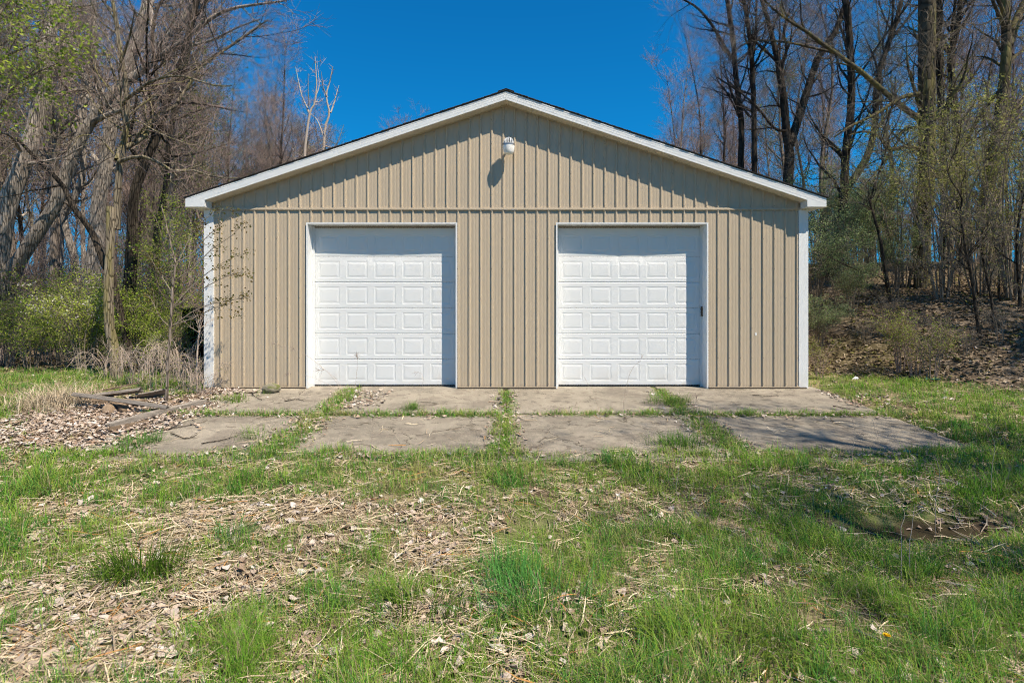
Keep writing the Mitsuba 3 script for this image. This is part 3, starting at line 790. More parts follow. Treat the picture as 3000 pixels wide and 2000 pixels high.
photo_tree('dead_tree', 'second dead bleached tree nearer the ridge with a wavy stem and upright fork', 24.0,
           [c1(2110, 1250), c1(2125, 1000), c1(2140, 830), c1(2170, 740), c1(2150, 620), c1(2165, 520), c1(2180, 440)], (9, 2.2), [
               ([c1(2170, 740), c1(2205, 640), c1(2230, 560)], 5, 1.5), ([c1(2150, 640), c1(2118, 560), c1(2110, 470)], 4, 1.4), ([c1(2125, 900), c1(2080, 790), c1(2025, 740)], 4, 1.8), ([c1(2130, 960), c1(2200, 960), c1(2260, 820)], 4, 1.5)], 'dead_wood', 'twig_pale', 14, 0, auto=3, autoL=(.8, 1.6), lv=(2, 2, 2), L1=(.5, 1.2), L2=(.3, .6), rmin=.008)

# --- right of the garage
photo_tree('big_tree', 'thickest dark mossy trunk on the right bank with long limbs reaching left', 5.0,
           [c4(1548, 930), c4(1552, 700), c4(1556, 500), c4(1575, 100), c3(1585, 1500), c3(1592, 1200), c3(1598, 800), c3(1604, 400), c3(1612, 0), c3(1616, -80)], (42, 43), [
               ([c3(1550, 780), c3(1420, 690), c3(1300, 592), c3(1150, 462), c3(1000, 350), c3(830, 220), c3(700, 140), c3(610, 80), c3(520, 0)], 17, 4, -1.0),
               ([c3(1580, 615), c3(1500, 622), c3(1410, 655), c3(1290, 740), c3(1200, 785), c3(1100, 832), c3(1000, 900)], 14, 4, -1.2),
               ([c3(1570, 985), c3(1480, 962), c3(1350, 985), c3(1305, 915), c3(1250, 875), c3(1180, 862), c3(1100, 890)], 14, 4, -.8),
               ([c3(1000, 350), c3(830, 310), c3(700, 280), c3(500, 265), c3(380, 305)], 8, 3, -.6), ([c3(1570, 830), c3(1450, 860), c3(1400, 960), c3(1300, 1100), c3(1150, 1270)], 9, 3, .6),
               ([c3(830, 220), c3(780, 120), c3(760, -20)], 5, 3)], 'bark_moss_dark', 'twig_grey', 21, 6, auto=6, lv=(6, 5, 5), L1=(1., 2.1))
photo_tree('forest_tree', 'slender dark trunk just right of the thickest trunk on the right bank', 7.6,
           [c4(1760, 700), c4(1740, 300), c4(1730, 0), c3(1712, 920), c3(1695, 640), c3(1676, 300), c3(1680, 0), c3(1682, -60)], (19, 15), [], 'bark_dark', 'twig_grey', 22, 6, lv=(4, 5, 5))
photo_tree('forked_tree', 'grey forked tree on the right bank beyond the thickest trunk', 9.0,
           [c4(1840, 560), c4(1830, 100), c3(1820, 1200), c3(1805, 900), c3(1795, 600), c3(1765, 360), c3(1800, 220), c3(1840, -40)], (25, 12), [
               ([c3(1765, 370), c3(1720, 310), c3(1690, 200), c3(1640, 60)], 14, 7), ([c3(1750, 350), c3(1770, 200), c3(1790, 0)], 10, 6)], 'bark_dark', 'twig_grey', 23, 6, lv=(4, 5, 5))
photo_tree('big_tree', 'stout dark trunk near the right edge of the picture forking near the top', 5.6,
           [c4(1990, 960), c4(1995, 500), c4(2000, 150), c3(2005, 1400), c3(2035, 1100), c3(2065, 860), c3(2100, 600), c3(2122, 400), c3(2130, 250), c3(2122, -40)], (38, 22), [
               ([c3(2130, 300), c3(2170, 190), c3(2215, 90), c3(2270, -40)], 26, 18, .5), ([c3(2090, 590), c3(2030, 660), c3(1960, 740), c3(1900, 860), c3(1850, 960)], 14, 8, .8),
               ([c3(2140, 430), c3(2210, 350), c3(2300, 260)], 12, 6)], 'bark_moss_dark', 'twig_grey', 24, 6, lv=(5, 5, 5))
photo_tree('forked_tree', 'dark V shaped tree rising right behind the right roof slope', 10.5,
           [c3(680, 1420), c3(690, 1190), c3(702, 1000), c3(690, 870), c3(680, 650), c3(652, 450), c3(620, 370), c3(560, 150), c3(500, -40)], (31, 10), [
               ([c3(705, 950), c3(728, 880), c3(780, 720), c3(850, 500), c3(900, 360), c3(1000, 220), c3(1050, 90), c3(1110, -60)], 26, 14, .6),
               ([c3(655, 450), c3(690, 330), c3(660, 200), c3(700, 60)], 9, 5), ([c3(690, 860), c3(600, 842), c3(500, 720), c3(380, 610), c3(230, 505)], 9, 4, -.5), ([c3(800, 640), c3(920, 610), c3(1020, 550)], 7, 3)],
           'bark_dark', 'twig_brown', 25, 5, auto=4, lv=(5, 5, 5))
photo_tree('forest_tree', 'leftmost of the two straight dark trunks above the right roof slope', 11.5,
           [c3(405, 1300), c3(398, 1100), c3(382, 800), c3(342, 500), c3(322, 250), c3(292, -40)], (19, 12), [
               ([c3(325, 390), c3(255, 255), c3(180, 140), c3(90, 50), c3(0, 0), c3(-60, -20)], 10, 3, -.6), ([c3(378, 760), c3(300, 560), c3(270, 400)], 6, 3)], 'bark_dark', 'twig_brown', 26, 5, lv=(5, 5, 5))
photo_tree('forest_tree', 'second straight dark trunk above the right roof slope with a fork at the top', 11.0,
           [c3(472, 1300), c3(468, 1100), c3(460, 700), c3(456, 400), c3(425, 180), c3(390, -40)], (17, 11), [([c3(456, 400), c3(475, 200), c3(490, -40)], 8, 6), ([c3(440, 240), c3(560, 280), c3(690, 340)], 5, 2)], 'bark_dark', 'twig_brown', 27, 5, lv=(5, 5, 5))
photo_tree('forest_tree', 'dark trunk standing clear of the right eave and leaning slightly right', 7.5,
           [c4(960, 420), c4(985, 320), c4(1020, 100), c3(1040, 1500), c3(1062, 1250), c3(1072, 1000), c3(1108, 700), c3(1105, 400), c3(1080, 100), c3(1050, -40)], (27, 17), [
               ([c3(1105, 420), c3(1060, 250), c3(1000, 60)], 9, 5), ([c3(1110, 640), c3(1040, 560), c3(1010, 400)], 6, 3)], 'bark_dark', 'twig_grey', 28, 6, lv=(5, 5, 5))
photo_tree('forest_tree', 'thin brown trunk slanting up right between the eave and the thickest trunk', 8.6,
           [c4(1040, 300), c3(1065, 1280), c3(1200, 1050), c3(1262, 850), c3(1272, 550), c3(1332, 330), c3(1390, 170), c3(1445, -40)], (22, 11), [([c3(1390, 230), c3(1480, 120), c3(1560, 20)], 8, 5), ([c3(1260, 860), c3(1380, 700), c3(1400, 500)], 9, 3)], 'bark_dark', 'twig_grey', 29, 6, lv=(5, 5, 5))
photo_tree('young_tree', 'thin dark young tree in front of the bank beside the right garage wall', 3.6,
           [c4(1392, 930), c4(1372, 720), c4(1350, 540), c4(1322, 330), c4(1300, 200), c4(1250, 40), c3(1230, 1300), c3(1300, 1050)], (13, 4), [
               ([c4(1350, 540), c4(1290, 470), c4(1150, 430), c4(1000, 360), c4(870, 300)], 5, 2, -.5), ([c4(1372, 950), c4(1340, 780), c4(1290, 640), c4(1230, 560)], 6, 2)], 'bark_dark', 'twig_grey', 30, 2, auto=8, autoL=(.8, 1.8), lv=(7, 5, 5), L1=(.4, 1.), L2=(.2, .5), L3=(.12, .3), leaves=(1500, 1, .04), leafcol=OLIVE)
for k, (lab, lines, y) in enumerate((
        ('multi stemmed young tree with dark thin stems near the right edge', [[c4(2020, 1060), c4(1960, 880), c4(1925, 700), c4(1900, 500), c4(1870, 330), c4(1840, 100)], [c4(2100, 1040), c4(2050, 850), c4(2030, 640), c4(1990, 450), c4(1960, 250), c4(1990, 60)]], 1.2),
        ('dark thicket of thin upright stems at the right edge of the picture', [[c4(2190, 1010), c4(2180, 800), c4(2192, 550), c4(2205, 350), c4(2215, 100), c4(2230, -60)], [c4(2165, 1030), c4(2120, 880), c4(2090, 700), c4(2080, 450), c4(2110, 200)], [c4(2200, 1000), c4(2240, 820), c4(2290, 600), c4(2330, 300)]], 1.9))):
    photo_tree('young_tree', lab, y, lines[0], (11, 5), [(l, 9, 4, .5) for l in lines[1:]], 'bark_dark', 'twig_grey', 31 + k, 1.5, auto=12, autoL=(.8, 2.0), lv=(9, 5, 5), L1=(.4, 1.1), L2=(.2, .5), L3=(.12, .3), tmin=.25, leaves=(2500, 1, .04), leafcol=OLIVE, n=14)
# trees outside the picture on the right; only their shade reaches it
for k, (x, y, hgt, lv) in enumerate(((10.2, -8.8, 13.5, 2), (14.6, -9.5, 11, 1), (9.4, -11.5, 13.5, 2), (15.0, -3.0, 9, 1))):
    key = thing('shade_tree', f'budding tree outside the right of the picture, number {k + 1} from the front', 'tree')
    labels[key]['label'] = ['budding tree right of the lawn outside the picture, nearest the wet hollow', 'budding tree right of the lawn, outside the picture and farthest right', 'budding tree outside the picture behind the camera on the right', 'lowest budding tree on the bank beyond the right edge of the picture'][k]
    zg = float(ground_z(x, y))
    P = wobble(resample([[x, y, zg - .1], [x + .2, y, zg + 3], [x - .1, y + .2, zg + 7], [x, y, zg + hgt * .8]], 16), .1, 70 + k); R = flare(P, np.linspace(.2, .05, 16))
    put_tree(key, (P, R), [], grow((P, R), [], 700 + k, auto=13 + 3 * lv, autoL=(2.2, 4.2), lv=(5, 4, 4 + lv), tmin=.3), 'bark_brown', 'twig_grey', leaves=(5500 * lv, 1, .10), leafcol=OLIVE, leafsize=(.08, .15))

def mark(key):
    for n in scene[scene[key]['group']['id']]:
        if n in ('twigs', 'leaves', 'leaf_haze', 'blossom', 'branches'): labels[f'{key}__{n}'] = {'kind': 'stuff'}


# --- the woods behind: five kinds of bare tree, each standing many times
kinds = []
for k in range(6):
    H = 15.5 + (k % 3) * 1.5
    g = np.random.default_rng(300 + k)
    P = wobble(resample([[0, 0, -.3], [g.uniform(-.3, .3), g.uniform(-.3, .3), H * .3], [g.uniform(-.6, .6), g.uniform(-.6, .6), H * .62], [g.uniform(-.9, .9), g.uniform(-.9, .9), H]], 18), .07, 310 + k)
    R = flare(P, np.linspace(.115 + .03 * (k % 2), .015, 18), k=.4)
    ext, l1, l2, l3 = grow((P, R), [], 320 + k, auto=17, autoL=(2.2, 4.6), lv=(5, 4, 5), L1=(1.0, 2.2), L2=(.6, 1.3), L3=(.3, .75), up=.14, tmin=.28, ang1=(20, 50), rmin=.005, wob=.13)
    bark = ('bark_brown', 'bark_pale', 'bark_dark', 'bark_brown', 'bark_pale', 'bark_dark')[k]
    gid = f'woods_kind_{k}'
    grp = {'type': 'shapegroup', **{'limb' + (f'_{i:03d}' if i else ''): mikit.ply(tubes(a[None], b[None], 6), bark, smooth=True) for i, (a, b) in enumerate(zip(*ext[0]))},
           'trunk': mikit.ply(tubes(P[None], R[None], 8), bark, smooth=True),
           'twigs': mikit.ply(join(tubes(*l1, 4), tubes(*l2, 3), tubes(*l3, 3)), 'twig_brown' if k != 3 else 'twig_grey')}
    if k in (3, 4):
        tips = l3[0][:, -1][g.permutation(len(l3[0]))[:2600]]
        v, f, c = leaf_cloud(tips, 2, .10, (.05, .11), [(0.17, 0.20, 0.06), (0.20, 0.21, 0.09), (0.13, 0.17, 0.05)], 5)
        grp['leaf_haze'] = mikit.ply((v, f), 'vertex_blade', color=c)
    scene[gid] = grp
    kinds.append(gid)
g = np.random.default_rng(99)


def wood(n, xr, yr, label, group, hs=(.85, 1.1), gap=1.6, ks=(0, 1, 2, 3, 4, 5), cond=None):
    pts = []
    tries = 0
    while len(pts) < n and tries < 5000:
        tries += 1
        y = g.uniform(*yr); d = y - CY
        u = g.uniform(*xr)                                  # bearing: x over distance
        x = CX + u * d
        if (-6.9 < x < 6.9 and -1 < y < 13.5) or any(math.hypot(x - a, y - b) < gap for a, b in pts): continue
        pts.append((x, y))
    for x, y in pts:
        key = newkey('forest_tree')
        s = g.uniform(*hs)
        scene[key] = {'type': 'instance', 'group': {'type': 'ref', 'id': kinds[int(g.choice(ks))]},
                      'to_world': T().translate([x, y, float(ground_z(x, y))]).rotate([0, 0, 1], g.uniform(0, 360)).rotate([1, 0, 0], g.uniform(-4, 4)).scale([s * g.uniform(.9, 1.2), s * g.uniform(.9, 1.2), s])}
        labels[key] = {'label': label, 'category': 'tree', 'group': group}
        mark(key)


wood(13, (-1.15, -0.58), (6, 16), 'bare grey brown forest tree in the near woods left of the garage', 'bare trees in the near left woods', (.85, 1.05), 1.7)
wood(30, (-1.2, -0.64), (15, 45), 'bare forest tree in the deep woods beyond the leaning trunks', 'bare trees deep in the left woods', (.9, 1.1), 2.0)
wood(30, (-0.70, -0.44), (22, 42), 'bare tree behind the tall left woods near the left eave', 'trees behind the left eave', (.9, 1.06), 1.8)
wood(28, (-0.46, -0.33), (28, 50), 'bare tree standing far behind the middle of the left roof slope', 'trees behind the left roof slope', (.85, 1.0), 1.8)
wood(20, (-0.37, -0.19), (42, 62), 'small distant bare tree showing over the left roof slope', 'distant trees over the left roof', (.92, 1.1), 2.2)
wood(14, (0.29, 0.46), (32, 55), 'small distant bare tree showing over the right roof slope', 'distant trees over the right roof', (.95, 1.2), 2.2)
wood(12, (0.42, 1.15), (12, 22), 'bare dark tree on the bank behind the thickest right trunk', 'bare trees on the right bank', (.8, 1.0), 2.2, (0, 2, 2, 3, 5))
wood(32, (0.36, 1.2), (22, 50), 'bare forest tree beyond the crest of the right bank', 'bare trees beyond the right bank', (.8, 1.05), 2.4)

# ------------------------------------------------------------------ grass, straw and leaves
def on_slab(x, y):
    return (x > SLX[0]) & (x < SLX[4]) & (y > FRONT) & (y < 0.3)


def joint(x, y):
    """1 in the grassy joints between the slabs."""
    w = 0.9 + 0.9 * (nz(x, y, 2.2, 21) - .35)
    j = 0
    for xx, wd, a, b in ((0.0, .16, -4.3, -.35), (3.05, .21, -4.3, -.12), (-3.05, .24, -4.3, -.05)):
        j = np.maximum(j, np.exp(-((x - xx) / (wd * w * np.interp(y, [-4.2, -2, 0], [1.35, .9, .75]))) ** 4) * (y > a) * (y < b))
    patch = ss(.36, .50, nz(x, x * 0, 1.3, 22)) + .3
    j = np.maximum(j, .9 * patch * np.exp(-((y - ROW + .04) / (.13 * w)) ** 4) * (x > SLX[0]) * (x < SLX[4]))
    front = ss(FRONT + .34, FRONT + .06, y + 1.0 * (nz(x, y, 1.5, 23) - .5))
    return np.clip(np.maximum(j, front), 0, 1)


def lumber_zone(x, y): return np.exp(-(((x + 6.4) / 1.3) ** 4 + ((y + 2.4) / 1.6) ** 4))


def green(x, y):
    g_ = .045 + .55 * nz(x, y, .75, 31) + .30 * nz(x, y, 2.3, 32) + .15 * nz(x, y, 6.0, 33)
    b = .11 * np.tanh((x - .1) / 1.3) * ss(-4.9, -6.0, y)
    b = b + .12 * np.exp(-((y + 4.9 + .5 * (nz(x, y, .9, 34) - .5)) / .5) ** 2) + .30 * ss(-6.0, -7.2, x) * ss(-4.6, -3.0, y) + .25 * ss(6.2, 6.8, x) * ss(-5.5, -4.5, y)
    b = b - .5 * np.exp(-(((x - 3.9) / .9) ** 2 + ((y + 6.0) / .30) ** 2)) - .2 * np.exp(-(((x - 1.75) / .35) ** 2 + ((y + 7.25) / .22) ** 2))
    v = ss(.38, .60, g_ + b) * .82 + .30 * ss(.52, .60, nz(x, y, 2.9, 35))
    v = v * (.35 + .65 * ss(.38, .50, nz(x, y, 3.6, 36)))
    v = v * (1 - lumber_zone(x, y))
    v = np.where(on_slab(x, y), joint(x, y) * .9, v)
    yb = np.where(x > 0, 2.3 - 0.85 * np.clip(x - 6.4, 0, 8), 2.5) + .8 * (nz(x, y, 1.1, 2) - .5)
    v = v * ss(.25, -.25, y - yb)
    v = np.where((np.abs(x) < 6.15) & (y > -.02), 0, v)
    return v


def scatter(n, r, zr=(2.25, 15.5), p=-.55, spread=1.0):
    """Ground points, denser near the viewer's side of the lawn."""
    u = r.uniform(size=n); a, b = zr[0] ** (p + 1.0), zr[1] ** (p + 1.0)
    d = (a + (b - a) * u) ** (1 / (p + 1.0))
    x = CX + r.uniform(-1, 1, n) * (.98 * d + .5) * spread
    return x, d + CY


def blades(x, y, h, az, lean, wid, col, tipcol, z0=None, curl=.5):
    """Grass blades: three segments bending over. All arguments per blade."""
    n = len(x); z = ground_z(x, y) if z0 is None else z0
    z = np.where(on_slab(x, y), slab_z(y) - .02, z) if z0 is None else z
    d = np.stack([np.cos(az), np.sin(az), 0 * az], 1); s = np.stack([-np.sin(az), np.cos(az), 0 * az], 1)
    b = np.stack([x, y, z - .01], 1)
    rows = []
    for t, ww in ((0, 1.0), (.4, .85), (.75, .55), (1.0, 0)):
        a = lean * t * (1 + curl * t)
        c = b + d * (h * t * np.sin(a))[:, None] + np.array([0, 0, 1]) * (h * t * np.cos(a * .9))[:, None]
        if ww: rows += [c - s * (wid * ww / 2)[:, None], c + s * (wid * ww / 2)[:, None]]
        else: rows += [c]
    v = np.stack(rows, 1)
    f = np.array([[0, 1, 3], [0, 3, 2], [2, 3, 5], [2, 5, 4], [4, 5, 6]])[None] + (np.arange(n) * 7)[:, None, None]
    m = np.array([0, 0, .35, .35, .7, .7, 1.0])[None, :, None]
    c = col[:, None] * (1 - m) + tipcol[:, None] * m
    return v.reshape(-1, 3), f.reshape(-1, 3), c.reshape(-1, 3)


GC = np.array([(0.14, 0.36, 0.04), (0.21, 0.41, 0.05), (0.32, 0.46, 0.09), (0.09, 0.31, 0.06), (0.17, 0.38, 0.045), (0.42, 0.45, 0.16)])
DRY = np.array([(0.56, 0.46, 0.32), (0.48, 0.385, 0.265), (0.64, 0.54, 0.40), (0.37, 0.285, 0.20)])


def tufts(n, per, r, hr=(.05, .16), sp=.045, field=green, zr=(2.25, 15.5), dry=.13, p=-.55):
    x, y = scatter(n, r, zr, p); gv = field(x, y)
    ok = r.uniform(size=n) < gv * 1.3
    x, y, gv = x[ok], y[ok], gv[ok]
    tone = nz(x, y, .9, 41); c0 = GC[np.clip((tone * 9 - 1.6 + r.normal(size=len(x)) * .9).astype(int), 0, len(GC) - 1)]
    tall = .7 + .9 * nz(x, y, 1.3, 42)
    k = np.repeat(np.arange(len(x)), per); m = len(k)
    d = np.hypot(x[k] - CX, y[k] - CY)
    h = r.uniform(hr[0], hr[1], m) * tall[k] * (.55 + .45 * gv[k])
    h = np.where(on_slab(x[k], y[k]), h * .75, h)
    col = c0[k] * r.uniform(.65, 1.35, (m, 1)); isd = r.uniform(size=m) < dry
    col[isd] = DRY[r.integers(0, 4, isd.sum())] * r.uniform(.7, 1.1, (isd.sum(), 1))
    bx, by = x[k] + r.normal(size=m) * sp, y[k] + r.normal(size=m) * sp
    keep = (by < -.03) | (np.abs(bx) > 6.16); k2 = keep
    wid = r.uniform(.0022, .0048, m) * np.clip(d / 4.0, 1, 2.2)
    lean = np.abs(r.normal(size=m)) * .55 + .1
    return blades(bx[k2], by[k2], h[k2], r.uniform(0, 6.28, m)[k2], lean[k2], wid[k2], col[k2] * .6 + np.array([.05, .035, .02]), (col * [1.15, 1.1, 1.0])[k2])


def merge(parts_):
    v, f, c, n = [], [], [], 0
    for a, b, d in parts_:
        v.append(a); f.append(b + n); c.append(d); n += len(a)
    return np.vstack(v), np.vstack(f), np.vstack(c)


r = np.random.default_rng(21)
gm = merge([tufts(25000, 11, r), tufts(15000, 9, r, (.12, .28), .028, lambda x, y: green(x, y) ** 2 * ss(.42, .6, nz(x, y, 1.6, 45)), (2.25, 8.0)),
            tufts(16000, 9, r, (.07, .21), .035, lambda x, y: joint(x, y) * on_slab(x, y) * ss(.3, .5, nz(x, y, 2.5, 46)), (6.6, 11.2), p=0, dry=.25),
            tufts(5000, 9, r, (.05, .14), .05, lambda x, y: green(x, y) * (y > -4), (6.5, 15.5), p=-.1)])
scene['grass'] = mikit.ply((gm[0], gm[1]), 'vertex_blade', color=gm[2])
labels['grass'] = {'label': 'green spring grass growing in patches over the lawn and in the slab joints', 'category': 'grass', 'kind': 'stuff'}


def strips(x, y, L, w, az, tilt, lift, col, r, bend=.5):
    """Dry stalks and blades lying about: four segments, each slightly bent."""
    n = len(x); N = 5
    pts = np.empty((n, N, 3)); pts[:, 0] = np.stack([x, y, 0 * x], 1)
    a = az.copy(); t = tilt.copy()
    z = np.zeros(n) + lift
    for k in range(1, N):
        a = a + r.normal(size=n) * bend * .35
        st = L / (N - 1)
        z = np.maximum(z + st * np.sin(t), .004); t = t + r.normal(size=n) * .12 - .05
        pts[:, k, :2] = pts[:, k - 1, :2] + (st * np.cos(t))[:, None] * np.stack([np.cos(a), np.sin(a)], 1); pts[:, k, 2] = z
    pts[:, 0, 2] = lift
    base = ground_z(pts[..., 0], pts[..., 1])
    base = np.where(on_slab(pts[..., 0], pts[..., 1]), slab_z(pts[..., 1]) + .004, base)
    pts[..., 2] += base
    tg = np.gradient(pts, axis=1)
    s = np.stack([-tg[..., 1], tg[..., 0], r.normal(size=(n, 1)) * np.ones(N) * np.linalg.norm(tg[..., :2], axis=2) * .6], -1)
    s /= np.linalg.norm(s, axis=2, keepdims=True) + 1e-9
    ww = w[:, None] * np.array([.8, 1, 1, .8, .25])[None] / 2
    v = np.stack([pts - s * ww[..., None], pts + s * ww[..., None]], 2).reshape(n, 2 * N, 3)
    q = np.array([[2 * i, 2 * i + 1, 2 * i + 3, 2 * i + 2] for i in range(N - 1)])
    f = (np.vstack([q[:, [0, 1, 2]], q[:, [0, 2, 3]]])[None] + (np.arange(n) * 2 * N)[:, None, None]).reshape(-1, 3)
    return v.reshape(-1, 3), f, np.repeat(col, 2 * N, axis=0)


r = np.random.default_rng(22)


def straw(n, r, zr, strength, L=(.07, .32), w=(.0025, .0085)):
    x, y = scatter(n, r, zr); gv = green(x, y)
    ok = (r.uniform(size=n) < strength(x, y, gv)) & ((~on_slab(x, y)) | (r.uniform(size=n) < .02 + joint(x, y) * .5)) & ((y < -.3) | (np.abs(x) > 6.3)) & (y < 2.4)
    ok &= (((x - 4.0) / 1.0) ** 2 + ((y + 6.0) / .32) ** 2 > 1) | (r.uniform(size=n) < .12)
    x, y = x[ok], y[ok]; m = len(x)
    d = np.hypot(x - CX, y - CY)
    col = DRY[r.integers(0, 4, m)] * r.uniform(.7, 1.25, (m, 1)); org = r.uniform(size=m) < .05; col[org] = (.42, .22, .08)
    dirn = nz(x, y, .5, 51) * 9
    return strips(x, y, r.uniform(*L, m), r.uniform(*w, m) * np.clip(d / 5, 1, 1.8), dirn + r.normal(size=m) * .9, r.normal(size=m) * .10 + .06, r.uniform(.004, .035, m), col, r)


sm = merge([straw(56000, r, (2.25, 9), lambda x, y, g_: .12 + .88 * (1 - g_) * ss(.35, .55, nz(x, y, .9, 52) + .12 * np.tanh(-x) * ss(-5, -6, y) + .1)),
            straw(5000, r, (6, 14), lambda x, y, g_: .35 * (1 - .5 * g_))])
scene['dry_grass'] = mikit.ply((sm[0], sm[1]), 'vertex_leaf', color=sm[2])
labels['dry_grass'] = {'label': 'matted straw coloured dead grass lying over the lawn', 'category': 'dry grass', 'kind': 'stuff'}

LEAF = np.array([(0.45, 0.36, 0.29), (0.53, 0.45, 0.39), (0.35, 0.26, 0.195), (0.58, 0.52, 0.47), (0.48, 0.39, 0.315), (0.27, 0.195, 0.145)])


def crumpled(x, y, size, r, lift=.012, z=None, col=None):
    """Curled fallen leaves: five by three points, lobed edges, folded and crinkled."""
    n = len(x)
    U, V = np.meshgrid(np.linspace(-1, 1, 5), np.linspace(-1, 1, 3), indexing='ij')
    wid = np.array([.25, .62, .75, .48, .04])[:, None] * np.ones((1, 3))
    u = U[None] + r.normal(size=(n, 5, 3)) * .10; v = V[None] * wid[None] * (1 + .3 * r.normal(size=(n, 5, 3)))
    a, b = r.normal(size=n) * .28, r.normal(size=n) * .55 + .25
    h = a[:, None, None] * U[None] ** 2 + b[:, None, None] * (V[None] * wid[None]) ** 2 + r.normal(size=(n, 5, 3)) * .10
    p = np.stack([u, v, h], -1).reshape(n, 15, 3) * (size / 2)[:, None, None]
    az, ti, tj = r.uniform(0, 6.28, n), r.normal(size=n) * .20, r.normal(size=n) * .20
    ca, sa = np.cos(az), np.sin(az)
    Rz = np.zeros((n, 3, 3)); Rz[:, 0, 0] = ca; Rz[:, 0, 1] = -sa; Rz[:, 1, 0] = sa; Rz[:, 1, 1] = ca; Rz[:, 2, 2] = 1
    Rx = np.zeros((n, 3, 3)); Rx[:, 0, 0] = 1; Rx[:, 1, 1] = np.cos(ti); Rx[:, 1, 2] = -np.sin(ti); Rx[:, 2, 1] = np.sin(ti); Rx[:, 2, 2] = np.cos(ti)
    Ry = np.zeros((n, 3, 3)); Ry[:, 1, 1] = 1; Ry[:, 0, 0] = np.cos(tj); Ry[:, 0, 2] = np.sin(tj); Ry[:, 2, 0] = -np.sin(tj); Ry[:, 2, 2] = np.cos(tj)
    p = np.einsum('nij,nkj->nki', Rz @ Rx @ Ry, p)
    if z is None:
        z = ground_z(x, y); z = np.where(on_slab(x, y), slab_z(y) + .002, z)
    p[..., 2] -= p[..., 2].min(1, keepdims=True) * .75
    p += np.stack([x, y, z + lift * r.uniform(0, 1, n)], 1)[:, None]
    q = np.array([[3 * i + j, 3 * i + j + 1, 3 * i + j + 4, 3 * i + j + 3] for i in range(4) for j in range(2)])
    f = (np.vstack([q[:, [0, 1, 2]], q[:, [0, 2, 3]]])[None] + (np.arange(n) * 15)[:, None, None]).reshape(-1, 3)
    c = (LEAF[r.integers(0, 6, n)] if col is None else col) * r.uniform(.75, 1.2, (n, 1))
    return p.reshape(-1, 3), f, np.repeat(c, 15, axis=0)


r = np.random.default_rng(23)
x, y = scatter(36000, r, (2.25, 13), -.75); gv = green(x, y)
pr = (.06 + .34 * (1 - gv) * ss(.38, .58, nz(x, y, 1.1, 61) + .12 * np.tanh(-x) * ss(-5, -6, y))) * (~on_slab(x, y))
js = joint(x, y); nearj = np.maximum(joint(x + .12, y + .06), joint(x - .12, y + .06))
nearj = np.maximum(nearj, .9 * np.exp(-((y - ROW + .12) / .13) ** 2) * ss(.35, .5, nz(x, x * 0, .9, 25)) * on_slab(x, y))
pr = np.where(on_slab(x, y), np.maximum(nearj * .6, .5 * ss(-4.3, -5.6, x + .6 * (nz(x, y, 1.5, 27) - .5))), pr)
ok = (r.uniform(size=len(x)) < pr) & ((y < -.12) | (np.abs(x) > 6.3)) & (y < 2.2)
lm = [crumpled(x[ok], y[ok], r.uniform(.035, .085, ok.sum()), r, .02)]
n = 4600
x, y = r.normal(-6.5, .8, n), r.normal(-2.5, .85, n); ok = lumber_zone(x, y) > .25; x, y = x[ok], y[ok]
lm.append(crumpled(x, y, r.uniform(.04, .085, len(x)), r, .05))
n = 700                                                    # leaves blown against the base of the wall and the corner
x, y = np.concatenate([r.normal(-6.0, .45, n), r.uniform(-3.2, -2.2, 160), r.uniform(6.1, 7.0, 120)]), np.concatenate([-np.abs(r.normal(0, .5, n)) - .1, r.uniform(-1.7, -.3, 160), r.uniform(-1.6, -.3, 120)])
lm.append(crumpled(x, y, r.uniform(.04, .09, len(x)), r, .02))
lm = merge(lm)
scene['leaf_litter'] = mikit.ply((lm[0], lm[1]), 'vertex_leaf', color=lm[2])
labels['leaf_litter'] = {'label': 'pale brown curled dead leaves scattered over lawn and slabs', 'category': 'fallen leaves', 'kind': 'stuff'}
# litter on the woods floor
n = 90000
x = np.concatenate([r.uniform(-24, -6.3, n // 2), r.uniform(6.3, 24, n // 2)]); y = r.uniform(-1.5, 1, n) + 22 * r.uniform(0, 1, n) ** 1.5
yb = np.where(x > 0, 2.2 - 0.85 * np.clip(x - 6.4, 0, 8), 2.4)
ok = y > yb - .3 + .5 * (nz(x, y, 1.1, 2) - .5); x, y = x[ok], y[ok]
wm = crumpled(x, y, r.uniform(.045, .10, len(x)), r, .02, col=np.array([(0.33, 0.255, 0.17), (0.26, 0.19, 0.125), (0.41, 0.33, 0.235), (0.21, 0.155, 0.10), (0.20, 0.19, 0.06)])[r.integers(0, 5, len(x))])
scene['woods_litter'] = mikit.ply((wm[0], wm[1]), 'vertex_leaf', color=wm[2])
labels['woods_litter'] = {'label': 'brown leaf litter covering the woods floor and the right bank', 'category': 'fallen leaves', 'kind': 'stuff'}


